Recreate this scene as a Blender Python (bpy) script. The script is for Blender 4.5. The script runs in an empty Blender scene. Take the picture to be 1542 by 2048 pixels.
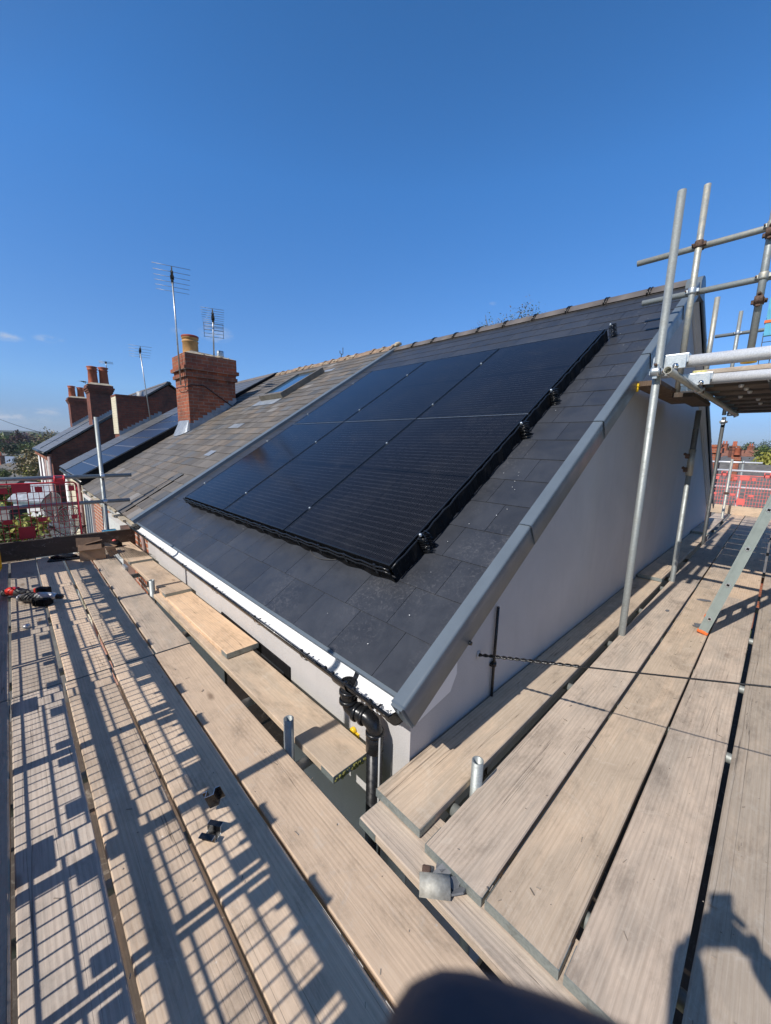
import bpy, bmesh, math, random
from mathutils import Vector, Matrix, Euler, noise as mnoise
random.seed(11)
scene = bpy.context.scene
COL = scene.collection
PI = math.pi

# ------------------------------------------------------------------ helpers
def tag(o, label=None, cat=None, group=None, kind=None):
    if label: o['label'] = label
    if cat: o['category'] = cat
    if group: o['group'] = group
    if kind: o['kind'] = kind
    return o

def empty(name, loc=(0, 0, 0), rot=(0, 0, 0), label=None, cat=None, group=None, parent=None):
    o = bpy.data.objects.new(name, None)
    o.empty_display_size = 0.1
    COL.objects.link(o)
    if isinstance(rot, Matrix):
        o.matrix_world = Matrix.Translation(Vector(loc)) @ rot.to_4x4()
    else:
        o.location = loc; o.rotation_euler = rot
    if parent: o.parent = parent
    return tag(o, label, cat, group)

def frame_of(p0, p1):
    d = Vector(p1) - Vector(p0)
    L = d.length
    d.normalize()
    up = Vector((0, 0, 1)) if abs(d.z) < 0.95 else Vector((1, 0, 0))
    x = d.cross(up).normalized()
    y = d.cross(x).normalized()
    return d, x, y, L

class MB:
    """collects shapes in one bmesh"""
    def __init__(self):
        self.bm = bmesh.new()
        self.col = None
    def face(self, pts, smooth=False):
        vs = [self.bm.verts.new(p) for p in pts]
        f = self.bm.faces.new(vs); f.smooth = smooth
        return f
    def box(self, c, s, R=None, bev=0.0, seg=1):
        hx, hy, hz = s[0]/2, s[1]/2, s[2]/2
        c = Vector(c)
        vs = []
        for z in (-hz, hz):
            for x, y in ((-hx, -hy), (hx, -hy), (hx, hy), (-hx, hy)):
                p = Vector((x, y, z))
                if R is not None: p = R @ p
                vs.append(self.bm.verts.new(c + p))
        fs = [(3, 2, 1, 0), (4, 5, 6, 7), (0, 1, 5, 4), (1, 2, 6, 5), (2, 3, 7, 6), (3, 0, 4, 7)]
        out = [self.bm.faces.new([vs[i] for i in f]) for f in fs]
        if bev > 0:
            es = set()
            for f in out: es.update(f.edges)
            bmesh.ops.bevel(self.bm, geom=list(es), offset=bev, segments=seg, affect='EDGES', profile=0.7)
        return out
    def box2(self, a, b, **k):
        a = Vector(a); b = Vector(b)
        return self.box((a+b)/2, [abs(q) for q in (b-a)], **k)
    def hexa(self, p):
        """8 corners: bottom 4 ccw then top 4 ccw"""
        vs = [self.bm.verts.new(q) for q in p]
        for f in ((3, 2, 1, 0), (4, 5, 6, 7), (0, 1, 5, 4), (1, 2, 6, 5), (2, 3, 7, 6), (3, 0, 4, 7)):
            self.bm.faces.new([vs[i] for i in f])
    def tube(self, p0, p1, r, r1=None, seg=16, caps=True, hollow=0.0):
        d, x, y, L = frame_of(p0, p1)
        if r1 is None: r1 = r
        p0 = Vector(p0); p1 = Vector(p1)
        rings = []
        for p, rr in ((p0, r), (p1, r1)):
            rings.append([self.bm.verts.new(p + (x*math.cos(2*PI*i/seg) + y*math.sin(2*PI*i/seg))*rr) for i in range(seg)])
        for i in range(seg):
            j = (i+1) % seg
            f = self.bm.faces.new((rings[0][i], rings[0][j], rings[1][j], rings[1][i])); f.smooth = True
        if hollow > 0:
            inn = []
            for p, rr, dd in ((p0, r, 1), (p1, r1, -1)):
                inn.append([[self.bm.verts.new(p + d*dd*off + (x*math.cos(2*PI*i/seg) + y*math.sin(2*PI*i/seg))*(rr-hollow)) for i in range(seg)] for off in (0, min(0.25, L*.45))])
            for e, (ring, (a, b)) in enumerate(zip(rings, inn)):
                for i in range(seg):
                    j = (i+1) % seg
                    self.bm.faces.new((ring[i], ring[j], a[j], a[i]))
                    f = self.bm.faces.new((a[i], a[j], b[j], b[i])); f.smooth = True
                self.bm.faces.new(b)
        elif caps:
            self.bm.faces.new(rings[0][::-1]); self.bm.faces.new(rings[1])
    def path(self, pts, r, seg=8, caps=True, radii=None):
        pts = [Vector(p) for p in pts]
        n = len(pts)
        rings = []
        prevx = None
        for k, p in enumerate(pts):
            t = (pts[min(k+1, n-1)] - pts[max(k-1, 0)]).normalized()
            if prevx is None:
                up = Vector((0, 0, 1)) if abs(t.z) < 0.9 else Vector((1, 0, 0))
                x = t.cross(up).normalized()
            else:
                x = (prevx - t*prevx.dot(t)).normalized()
            prevx = x
            y = t.cross(x)
            rr = radii[k] if radii else r
            rings.append([self.bm.verts.new(p + (x*math.cos(2*PI*i/seg) + y*math.sin(2*PI*i/seg))*rr) for i in range(seg)])
        for a, b in zip(rings, rings[1:]):
            for i in range(seg):
                j = (i+1) % seg
                f = self.bm.faces.new((a[i], a[j], b[j], b[i])); f.smooth = True
        if caps:
            self.bm.faces.new(rings[0][::-1]); self.bm.faces.new(rings[-1])
    def lathe(self, c, prof, axis=(0, 0, 1), seg=24, smooth=True):
        """prof: list of (radius, height along the axis)"""
        c = Vector(c); d = Vector(axis).normalized()
        _, x, y, _ = frame_of(c, c+d)
        rings = []
        for r, h in prof:
            rings.append([self.bm.verts.new(c + d*h + (x*math.cos(2*PI*i/seg) + y*math.sin(2*PI*i/seg))*max(r, 1e-4)) for i in range(seg)])
        for a, b in zip(rings, rings[1:]):
            for i in range(seg):
                j = (i+1) % seg
                f = self.bm.faces.new((a[i], a[j], b[j], b[i])); f.smooth = smooth
        return rings
    def prism(self, poly, p0, ax, ay, ext):
        """polygon (u,v) in the plane p0 + u*ax + v*ay, extruded by the vector ext"""
        p0 = Vector(p0); ax = Vector(ax); ay = Vector(ay); ext = Vector(ext)
        a = [self.bm.verts.new(p0 + ax*u + ay*v) for u, v in poly]
        b = [self.bm.verts.new(p0 + ax*u + ay*v + ext) for u, v in poly]
        n = len(poly)
        self.bm.faces.new(a[::-1]); self.bm.faces.new(b)
        for i in range(n):
            j = (i+1) % n
            self.bm.faces.new((a[i], a[j], b[j], b[i]))
    def ico(self, c, r, sub=2, scale=(1, 1, 1), jit=0.0):
        res = bmesh.ops.create_icosphere(self.bm, subdivisions=sub, radius=1.0)
        for v in res['verts']:
            k = 1 + (random.uniform(-jit, jit) if jit else 0)
            v.co = Vector(c) + Vector((v.co.x*r*scale[0]*k, v.co.y*r*scale[1]*k, v.co.z*r*scale[2]*k))
        for v in res['verts']:
            for f in v.link_faces: f.smooth = True
    def build(self, name, mat, parent=None, origin=None, recalc=True, autosmooth=False):
        if recalc: bmesh.ops.recalc_face_normals(self.bm, faces=self.bm.faces)
        me = bpy.data.meshes.new(name)
        self.bm.to_mesh(me); self.bm.free()
        mats = mat if isinstance(mat, (list, tuple)) else [mat]
        for m in mats: me.materials.append(m)
        o = bpy.data.objects.new(name, me)
        COL.objects.link(o)
        if origin is not None:
            me.transform(Matrix.Translation(-Vector(origin)))
            o.location = origin
        if parent is not None:
            o.parent = parent
        return o

def part(mb, name, mat, root):
    """mesh given in world coordinates, under an unrotated root Empty"""
    o = mb.build(name, mat)
    L = root.matrix_world.translation if root.parent is None else None
    base = Vector(root.location)
    p = root.parent
    while p is not None:
        base = base + Vector(p.location); p = p.parent
    o.data.transform(Matrix.Translation(-base))
    o.parent = root
    return o

def copy_tree(o, parent=None):
    c = o.copy(); COL.objects.link(c)
    if parent is not None: c.parent = parent
    for ch in [q for q in bpy.data.objects if q.parent == o]:
        copy_tree(ch, c)
    return c

def colattr(o, name, fn):
    """per-face colour attribute"""
    me = o.data
    at = me.color_attributes.new(name, 'FLOAT_COLOR', 'CORNER')
    for p in me.polygons:
        c = fn(p)
        for li in p.loop_indices: at.data[li].color = (c[0], c[1], c[2], 1)

# ------------------------------------------------------------------ materials
class NT:
    def __init__(self, name):
        self.m = bpy.data.materials.new(name); self.m.use_nodes = True
        self.t = self.m.node_tree; self.n = self.t.nodes; self.l = self.t.links
        self.b = self.n['Principled BSDF']
    def add(self, typ, **kw):
        q = self.n.new(typ)
        for k, v in kw.items():
            if hasattr(q, k) and k not in q.inputs: setattr(q, k, v)
            else: q.inputs[k].default_value = v
        return q
    def link(self, a, b): self.l.new(a, b)
    def math(self, op, a, b=None, c=None, clamp=False):
        q = self.n.new('ShaderNodeMath'); q.operation = op; q.use_clamp = clamp
        for i, v in enumerate((a, b, c)):
            if v is None: continue
            if isinstance(v, (int, float)): q.inputs[i].default_value = v
            else: self.l.new(v, q.inputs[i])
        return q.outputs[0]
    def ramp(self, fac, stops):
        q = self.n.new('ShaderNodeValToRGB')
        el = q.color_ramp.elements
        while len(el) < len(stops): el.new(0.5)
        for e, (p, c) in zip(el, stops):
            e.position = p
            e.color = (c, c, c, 1) if isinstance(c, (int, float)) else (*c, 1)
        self.l.new(fac, q.inputs[0])
        return q.outputs[0]
    def mix(self, fac, a, b, mode='MIX'):
        q = self.n.new('ShaderNodeMix'); q.data_type = 'RGBA'; q.blend_type = mode
        for i, v in ((0, fac), (6, a), (7, b)):
            if isinstance(v, (int, float)): q.inputs[i].default_value = v if i == 0 else (v, v, v, 1)
            elif isinstance(v, (tuple, list)): q.inputs[i].default_value = (*v[:3], 1)
            else: self.l.new(v, q.inputs[i])
        return q.outputs[2]
    def coord(self, scale=(1, 1, 1), rnd=False, out='Object'):
        tc = self.n.new('ShaderNodeTexCoord')
        src = tc.outputs[out]
        if rnd:
            oi = self.n.new('ShaderNodeObjectInfo')
            mul = self.n.new('ShaderNodeVectorMath'); mul.operation = 'SCALE'
            mul.inputs[0].default_value = (37.0, 53.0, 71.0)
            self.l.new(oi.outputs['Random'], mul.inputs['Scale'])
            ad = self.n.new('ShaderNodeVectorMath'); ad.operation = 'ADD'
            self.l.new(src, ad.inputs[0]); self.l.new(mul.outputs[0], ad.inputs[1])
            src = ad.outputs[0]
        mp = self.n.new('ShaderNodeMapping'); mp.inputs['Scale'].default_value = scale
        self.l.new(src, mp.inputs['Vector'])
        return mp.outputs[0]
    def noise(self, vec, scale=5, detail=4, rough=0.55, dist=0.0):
        q = self.n.new('ShaderNodeTexNoise')
        q.inputs['Scale'].default_value = scale; q.inputs['Detail'].default_value = detail
        q.inputs['Roughness'].default_value = rough; q.inputs['Distortion'].default_value = dist
        self.l.new(vec, q.inputs['Vector'])
        return q.outputs['Fac']
    def bump(self, h, strength=0.3, dist=0.01):
        q = self.n.new('ShaderNodeBump'); q.inputs['Strength'].default_value = strength
        q.inputs['Distance'].default_value = dist
        self.l.new(h, q.inputs['Height']); self.l.new(q.outputs[0], self.b.inputs['Normal'])
    def col(self, v):
        if isinstance(v, (tuple, list)): self.b.inputs['Base Color'].default_value = (*v, 1)
        else: self.l.new(v, self.b.inputs['Base Color'])
    def rough(self, v):
        if isinstance(v, (int, float)): self.b.inputs['Roughness'].default_value = v
        else: self.l.new(v, self.b.inputs['Roughness'])
    def metal(self, v): self.b.inputs['Metallic'].default_value = v

def simple(name, c, rough=0.5, metal=0.0, var=0.12, scale=8.0, bump=0.0, bscale=60.0, spec=None, rnd=False):
    """base colour with soft mottling, so that no surface is flat"""
    q = NT(name)
    v = q.coord(rnd=rnd)
    f = q.noise(v, scale, 5, 0.6)
    a = tuple(x*(1-var) for x in c); b = tuple(min(1, x*(1+var)) for x in c)
    q.col(q.ramp(f, [(0.3, a), (0.7, b)]))
    f2 = q.noise(v, scale*2.3, 3)
    q.rough(q.ramp(f2, [(0.3, max(0.02, rough-0.08)), (0.7, min(1, rough+0.08))]))
    q.metal(metal)
    if bump: q.bump(q.noise(v, bscale, 4), bump, 0.004)
    if spec is not None: q.b.inputs['Specular IOR Level'].default_value = spec
    return q.m

M = {}
def wood(name, tan, grey, dark, warm=0.0):
    q = NT(name)
    v = q.coord((1, 1, 1), rnd=True)
    oi = q.n.new('ShaderNodeObjectInfo')
    # broad patches: bare timber against greyed timber
    mp = q.n.new('ShaderNodeMapping'); mp.inputs['Scale'].default_value = (1.3, 5, 5); q.link(v, mp.inputs['Vector'])
    patch = q.noise(mp.outputs[0], 1.6, 7, 0.62, 0.6)
    rs = q.math('MULTIPLY_ADD', oi.outputs['Random'], 0.5, -0.25)
    pf = q.math('ADD', patch, rs)
    base = q.ramp(pf, [(0.36, grey), (0.62, tan)])
    # growth rings: long distorted bands
    mr = q.n.new('ShaderNodeMapping'); mr.inputs['Scale'].default_value = (0.55, 9, 9); q.link(v, mr.inputs['Vector'])
    ring = q.n.new('ShaderNodeTexWave'); ring.wave_type = 'BANDS'; ring.bands_direction = 'Y'
    ring.inputs['Scale'].default_value = 2.1; ring.inputs['Distortion'].default_value = 7.0
    ring.inputs['Detail'].default_value = 3.0; ring.inputs['Detail Scale'].default_value = 0.9
    q.link(mr.outputs[0], ring.inputs['Vector'])
    base = q.mix(q.ramp(ring.outputs['Fac'], [(0.45, 0.0), (0.95, 0.17)]), base, dark)
    # fine fibre
    mf = q.n.new('ShaderNodeMapping'); mf.inputs['Scale'].default_value = (3.0, 120, 120); q.link(v, mf.inputs['Vector'])
    fib = q.noise(mf.outputs[0], 2.0, 6, 0.65)
    base = q.mix(q.ramp(fib, [(0.40, 0.20), (0.6, 0.0)]), base, dark)
    base = q.mix(q.ramp(fib, [(0.5, 0.0), (0.75, 0.15)]), base, tuple(min(1, c*1.2) for c in tan))
    # saw-mark ripple across the fibre
    mw = q.n.new('ShaderNodeMapping'); mw.inputs['Scale'].default_value = (1, 1, 1); q.link(v, mw.inputs['Vector'])
    rip = q.n.new('ShaderNodeTexWave'); rip.wave_type = 'BANDS'; rip.bands_direction = 'Y'
    rip.inputs['Scale'].default_value = 20; rip.inputs['Distortion'].default_value = 0.8; rip.inputs['Detail'].default_value = 1.5
    rip.inputs['Detail Scale'].default_value = 0.4
    q.link(mw.outputs[0], rip.inputs['Vector'])
    base = q.mix(q.ramp(rip.outputs['Fac'], [(0.0, 0.10), (0.5, 0.0)]), base, dark)
    # stains and scuffs
    st = q.noise(v, 3.1, 9, 0.72, 0.4)
    base = q.mix(q.ramp(st, [(0.54, 0.0), (0.72, 0.45)]), base, tuple(c*0.68 for c in grey))
    sc = q.noise(v, 5.0, 10, 0.78, 1.6)
    base = q.mix(q.ramp(sc, [(0.55, 0.0), (0.70, 0.42)]), base, (0.72, 0.66, 0.57))
    sp = q.n.new('ShaderNodeTexVoronoi'); sp.inputs['Scale'].default_value = 16; q.link(v, sp.inputs['Vector'])
    spn = q.math('ADD', sp.outputs['Distance'], q.math('MULTIPLY', q.noise(v, 60, 3), 0.14))
    base = q.mix(q.math('MULTIPLY', q.ramp(spn, [(0.105, 1.0), (0.13, 0.0)]), q.ramp(q.noise(v, 2.7, 3), [(0.55, 0.0), (0.62, 0.8)])), base, (0.74, 0.70, 0.63))
    md = q.n.new('ShaderNodeMapping'); md.inputs['Scale'].default_value = (0.55, 1.2, 1.2); q.link(v, md.inputs['Vector'])
    dirt = q.noise(md.outputs[0], 5.5, 12, 0.78, 0.25)
    base = q.mix(1.0, base, q.ramp(dirt, [(0.28, (0.55, 0.55, 0.55)), (0.48, (0.98, 0.98, 0.98)), (0.72, (1.14, 1.14, 1.13))]), 'MULTIPLY')
    # splits
    mc = q.n.new('ShaderNodeMapping'); mc.inputs['Scale'].default_value = (0.10, 7, 7); q.link(v, mc.inputs['Vector'])
    ck = q.noise(mc.outputs[0], 2.4, 3, 0.5, 0.2)
    crack = q.math('ABSOLUTE', q.math('SUBTRACT', ck, 0.5))
    gate = q.ramp(q.noise(v, 0.9, 2), [(0.47, 0.0), (0.54, 1.0)])
    cm = q.math('MULTIPLY', q.ramp(crack, [(0.0, 1.0), (0.0045, 0.0)]), gate)
    base = q.mix(q.math('MULTIPLY', cm, 0.7), base, (0.06, 0.045, 0.035))
    # knots
    mk = q.n.new('ShaderNodeMapping'); mk.inputs['Scale'].default_value = (1.7, 4.6, 0.01); q.link(v, mk.inputs['Vector'])
    vo = q.n.new('ShaderNodeTexVoronoi'); vo.inputs['Scale'].default_value = 1.0
    q.link(mk.outputs[0], vo.inputs['Vector'])
    kn = q.math('ADD', vo.outputs['Distance'], q.math('MULTIPLY', q.noise(v, 30, 2), 0.06))
    base = q.mix(q.ramp(kn, [(0.06, 0.7), (0.13, 0.0)]), base, (0.20, 0.125, 0.08))
    hv = q.math('FRACT', q.math('MULTIPLY', oi.outputs['Random'], 7.31))
    base = q.mix(1.0, base, q.ramp(hv, [(0.0, (0.78, 0.79, 0.80)), (0.5, (1.0, 0.985, 0.95)), (1.0, (1.07, 1.0, 0.92))]), 'MULTIPLY')
    q.col(base)
    q.rough(q.ramp(st, [(0.3, 0.72), (0.7, 0.9)]))
    h = q.math('ADD', q.math('MULTIPLY', fib, 0.6), q.math('MULTIPLY', rip.outputs['Fac'], 0.25))
    h = q.math('SUBTRACT', h, q.math('MULTIPLY', cm, 2.0))
    q.bump(h, 0.45, 0.0016)
    q.b.inputs['Specular IOR Level'].default_value = 0.25
    return q.m

M['wood'] = wood('scaffold board timber', (0.73, 0.575, 0.43), (0.54, 0.45, 0.355), (0.36, 0.265, 0.185))
M['wood_warm'] = wood('fresh scaffold board timber', (0.79, 0.595, 0.42), (0.67, 0.52, 0.39), (0.43, 0.295, 0.19))
M['wood_grey'] = wood('weathered scaffold board timber', (0.60, 0.51, 0.425), (0.43, 0.385, 0.335), (0.25, 0.20, 0.16))
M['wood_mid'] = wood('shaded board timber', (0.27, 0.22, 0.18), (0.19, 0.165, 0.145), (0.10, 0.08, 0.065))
M['wood_dark'] = wood('shade darkened board timber', (0.16, 0.115, 0.085), (0.115, 0.095, 0.08), (0.06, 0.045, 0.035))  # shade on covered boards is put into this dark colour

def galv(name, c, dirt, rough=0.42, metal=0.75, dirt_amt=0.5, paint=None):
    q = NT(name)
    v = q.coord(rnd=True)
    vo = q.n.new('ShaderNodeTexVoronoi'); vo.inputs['Scale'].default_value = 120; q.link(v, vo.inputs['Vector'])
    sp = q.ramp(vo.outputs['Distance'], [(0.0, tuple(x*0.86 for x in c)), (0.9, tuple(min(1, x*1.12) for x in c))])
    n = q.noise(v, 14, 8, 0.7, 0.5)
    base = q.mix(q.ramp(n, [(0.52, 0.0), (0.70, dirt_amt)]), sp, dirt)
    if paint:
        n2 = q.noise(v, 22, 6, 0.75, 1.0)
        base = q.mix(q.ramp(n2, [(0.47, 0.0), (0.56, 0.85)]), base, paint)
    q.col(base); q.metal(metal)
    q.rough(q.ramp(n, [(0.3, rough-0.08), (0.75, rough+0.22)]))
    q.bump(n, 0.12, 0.002)
    return q.m
M['tube'] = galv('galvanised tube', (0.36, 0.385, 0.375), (0.23, 0.225, 0.20), 0.5, 0.5)
M['tube_old'] = galv('old galvanised tube', (0.44, 0.45, 0.42), (0.33, 0.29, 0.22), 0.5, 0.55, 0.7, (0.55, 0.52, 0.43))
M['tube_bright'] = galv('bright aluminium tube', (0.90, 0.90, 0.90), (0.80, 0.80, 0.80), 0.36, 0.35, 0.15)
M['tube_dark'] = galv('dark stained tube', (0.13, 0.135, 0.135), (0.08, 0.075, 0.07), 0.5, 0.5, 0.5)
M['cap_metal'] = simple('weathered sheet steel', (0.42, 0.41, 0.36), 0.62, 0.25, 0.3, 40, 0.3)
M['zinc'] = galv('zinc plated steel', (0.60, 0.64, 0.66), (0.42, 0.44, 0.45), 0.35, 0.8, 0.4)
M['rust'] = simple('rusty steel', (0.125, 0.078, 0.058), 0.8, 0.2, 0.5, 60, 0.5)
M['band'] = galv('board end band', (0.30, 0.34, 0.33), (0.17, 0.17, 0.15), 0.5, 0.55, 0.8)
M['bolt_glint'] = simple('bolt head with painted glint', (0.88, 0.88, 0.88), 0.35, 0.2, 0.05)  # near white colour stands for sun glints on the bolts
M['chrome'] = simple('chrome bolt', (0.85, 0.85, 0.86), 0.12, 1.0)

def slate(name, base, scuff, rough):
    q = NT(name)
    at = q.n.new('ShaderNodeVertexColor'); at.layer_name = 'tint'
    v = q.coord()
    n = q.noise(v, 6, 8, 0.65, 0.3)
    c = q.mix(1.0, at.outputs['Color'], q.ramp(n, [(0.3, 0.82), (0.7, 1.15)]), 'MULTIPLY')
    s1 = q.noise(v, 2.2, 3, 0.5)
    s2 = q.noise(v, 26, 9, 0.75, 2.2)
    gate = q.ramp(s1, [(0.46, 0.0), (0.66, 1.0)])
    sm = q.math('MULTIPLY', q.ramp(s2, [(0.52, 0.0), (0.72, 1.0)]), gate)
    c = q.mix(q.math('MULTIPLY', sm, 0.75), c, scuff)
    # brushed smears
    ms = q.n.new('ShaderNodeMapping'); ms.inputs['Scale'].default_value = (22, 5, 22); ms.inputs['Rotation'].default_value = (0, 0, 0.6); q.link(v, ms.inputs['Vector'])
    sme = q.noise(ms.outputs[0], 1.2, 6, 0.7, 0.8)
    c = q.mix(q.math('MULTIPLY', q.ramp(sme, [(0.56, 0.0), (0.8, 0.3)]), gate), c, scuff)
    q.col(c)
    q.rough(q.ramp(n, [(0.3, rough-0.07), (0.7, rough+0.12)]))
    q.bump(q.noise(v, 40, 8, 0.7), 0.18, 0.003)
    return q.m
M['slate'] = slate('fibre cement slate', None, (0.17, 0.165, 0.17), 0.42)
M['slate_old'] = slate('old natural slate', None, (0.30, 0.28, 0.25), 0.7)

def brick(name, c1, c2, mortar, dirt=0.35, msize=0.011):
    q = NT(name)
    tc = q.n.new('ShaderNodeTexCoord'); ge = q.n.new('ShaderNodeNewGeometry')
    s = q.n.new('ShaderNodeSeparateXYZ'); q.link(tc.outputs['Object'], s.inputs[0])
    sn = q.n.new('ShaderNodeSeparateXYZ'); q.link(ge.outputs['True Normal'], sn.inputs[0])
    isx = q.math('GREATER_THAN', q.math('ABSOLUTE', sn.outputs[0]), 0.6)
    u = q.math('ADD', q.math('MULTIPLY', s.outputs[0], q.math('SUBTRACT', 1.0, isx)), q.math('MULTIPLY', s.outputs[1], isx))
    cb = q.n.new('ShaderNodeCombineXYZ'); q.link(u, cb.inputs[0]); q.link(s.outputs[2], cb.inputs[1])
    b = q.n.new('ShaderNodeTexBrick'); q.link(cb.outputs[0], b.inputs['Vector'])
    b.inputs['Color1'].default_value = (*c1, 1); b.inputs['Color2'].default_value = (*c2, 1); b.inputs['Mortar'].default_value = (*mortar, 1)
    b.inputs['Scale'].default_value = 1.0; b.inputs['Brick Width'].default_value = 0.225; b.inputs['Row Height'].default_value = 0.075
    b.inputs['Mortar Size'].default_value = msize; b.inputs['Mortar Smooth'].default_value = 0.3; b.inputs['Bias'].default_value = -0.2
    n = q.noise(tc.outputs['Object'], 2.2, 8, 0.7, 0.6)
    c = q.mix(q.ramp(n, [(0.40, 0.0), (0.66, dirt)]), b.outputs['Color'], (0.05, 0.036, 0.032))
    n2 = q.noise(tc.outputs['Object'], 45, 4)
    c = q.mix(1.0, c, q.ramp(n2, [(0.3, 0.82), (0.7, 1.15)]), 'MULTIPLY')
    q.col(c); q.rough(0.88)
    q.bump(q.math('ADD', q.math('MULTIPLY', b.outputs['Fac'], -1.0), q.math('MULTIPLY', n2, 0.4)), 0.6, 0.008)
    return q.m
M['brick'] = brick('red brick', (0.46, 0.13, 0.06), (0.32, 0.085, 0.045), (0.38, 0.25, 0.18), 0.72, 0.008)
M['brick_old'] = brick('orange brick with pale joints', (0.52, 0.16, 0.07), (0.40, 0.115, 0.055), (0.62, 0.52, 0.44), 0.3, 0.013)
M['brick_dark'] = brick('sooty red brick', (0.30, 0.085, 0.05), (0.20, 0.06, 0.04), (0.19, 0.11, 0.085), 0.75, 0.008)
M['brick_cream'] = brick('cream painted brick', (0.80, 0.71, 0.53), (0.76, 0.67, 0.49), (0.68, 0.59, 0.43), 0.15, 0.006)

def render_mat():
    q = NT('textured render')
    v = q.coord()
    n = q.noise(v, 1.3, 9, 0.7, 0.6)
    c = q.ramp(n, [(0.3, (0.515, 0.50, 0.485)), (0.7, (0.60, 0.58, 0.565))])
    ms = q.n.new('ShaderNodeMapping'); ms.inputs['Scale'].default_value = (9, 9, 0.8); q.link(v, ms.inputs['Vector'])
    run = q.noise(ms.outputs[0], 1.0, 6, 0.65)
    c = q.mix(q.ramp(run, [(0.52, 0.0), (0.75, 0.22)]), c, (0.40, 0.385, 0.37))
    gr = q.noise(v, 170, 4, 0.7)
    c = q.mix(1.0, c, q.ramp(gr, [(0.3, 0.88), (0.7, 1.1)]), 'MULTIPLY')
    q.col(c)
    q.rough(0.92)
    h = q.math('ADD', q.noise(v, 330, 3, 0.6), q.math('MULTIPLY', q.noise(v, 120, 3, 0.6), 0.6))
    q.bump(h, 0.55, 0.004)
    return q.m
M['render'] = render_mat()
M['trim'] = simple('grey verge trim', (0.13, 0.16, 0.19), 0.38, 0.0, 0.10, 3.5, 0.05, 50)
M['ridge'] = simple('grey ridge tile', (0.155, 0.135, 0.125), 0.6, 0.0, 0.2, 5, 0.2, 60)
M['clay'] = simple('red clay ridge', (0.27, 0.185, 0.125), 0.8, 0.0, 0.5, 9, 0.4, 50)
M['upvc'] = simple('white plastic', (0.80, 0.80, 0.79), 0.35, 0.0, 0.05, 4)
M['gutter_in'] = simple('white gutter inside', (0.86, 0.86, 0.85), 0.4, 0.0, 0.05, 9)
M['black_plastic'] = simple('black plastic', (0.012, 0.013, 0.015), 0.28, 0.0, 0.2, 20)
M['black_matt'] = simple('matt black', (0.008, 0.008, 0.009), 0.75, 0.0, 0.3, 30, spec=0.2)
M['lead'] = simple('lead flashing', (0.30, 0.33, 0.37), 0.5, 0.3, 0.25, 7, 0.3, 30)
M['mortar'] = simple('lime mortar', (0.42, 0.36, 0.27), 0.95, 0.0, 0.3, 9, 0.7, 40)
M['terracotta'] = simple('terracotta', (0.40, 0.11, 0.055), 0.75, 0.0, 0.3, 7, 0.2, 40)
M['buff'] = simple('buff clay pot', (0.50, 0.27, 0.10), 0.7, 0.0, 0.25, 6, 0.2, 40)
M['buff_rim'] = simple('red clay rim', (0.30, 0.055, 0.035), 0.6, 0.0, 0.2, 8)
M['cream'] = simple('cream paint', (0.76, 0.63, 0.40), 0.7, 0.0, 0.1, 3)
M['steel_mast'] = simple('aerial mast', (0.50, 0.50, 0.50), 0.4, 0.7, 0.3, 20)
M['aerial_dark'] = simple('aerial plastic', (0.02, 0.022, 0.024), 0.5, 0.0, 0.2, 20)
M['aerial_rod'] = simple('aerial rod', (0.32, 0.30, 0.28), 0.45, 0.7, 0.3, 30)
M['red'] = simple('red guard plastic', (0.62, 0.035, 0.05), 0.38, 0.0, 0.12, 6)
M['red_faded'] = simple('sun faded guard plastic', (0.82, 0.17, 0.15), 0.45, 0.0, 0.12, 6)
for k in ('red', 'red_faded'):
    M[k].node_tree.nodes['Principled BSDF'].inputs['Subsurface Weight'].default_value = 0.0
M['yellow'] = simple('yellow plastic', (0.80, 0.52, 0.02), 0.4, 0.0, 0.1, 6)
M['orange'] = simple('orange rubber', (0.80, 0.17, 0.035), 0.55, 0.0, 0.12, 20)
M['cardboard'] = simple('brown cardboard', (0.46, 0.29, 0.165), 0.85, 0.0, 0.18, 12, 0.2, 60)
M['cardboard_in'] = simple('cardboard inside', (0.17, 0.105, 0.065), 0.9, 0.0, 0.25, 12, 0.2, 60)
M['tool_red'] = simple('red tool housing', (0.60, 0.03, 0.02), 0.35, 0.0, 0.1, 20)
M['tool_grey'] = simple('grey tool rubber', (0.075, 0.072, 0.068), 0.6, 0.0, 0.2, 30)
M['tool_silver'] = simple('silver tool body', (0.52, 0.52, 0.52), 0.35, 0.6, 0.2, 20)
M['grp'] = simple('ladder stile', (0.30, 0.35, 0.33), 0.5, 0.15, 0.12, 12, 0.1, 80)
M['blue_paint'] = simple('blue painted steel', (0.10, 0.42, 0.62), 0.45, 0.0, 0.15, 12)
M['skylight_frame'] = simple('skylight cladding', (0.19, 0.165, 0.13), 0.5, 0.2, 0.25, 9)
M['dish'] = simple('dish mesh', (0.085, 0.09, 0.095), 0.7, 0.0, 0.2, 30)
M['chip'] = simple('slate chip', (0.15, 0.155, 0.165), 0.7, 0.0, 0.2, 30)
M['grey_paint'] = simple('grey pipe', (0.42, 0.42, 0.41), 0.5, 0.0, 0.15, 9)
M['pink_pipe'] = simple('dusty pink pipe', (0.42, 0.30, 0.27), 0.6, 0.0, 0.2, 9)
M['moss'] = simple('mossy board edge', (0.20, 0.19, 0.05), 0.9, 0.0, 0.5, 40, 0.4)
M['yellow_chip'] = simple('chipped yellow band', (0.60, 0.55, 0.22), 0.7, 0.0, 0.5, 45, 0.3)
M['cloth'] = simple('dark work clothes', (0.03, 0.036, 0.055), 0.85, 0.0, 0.25, 18, 0.4, 90)
M['skin'] = simple('skin', (0.50, 0.30, 0.22), 0.5, 0.0, 0.12, 20)
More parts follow.
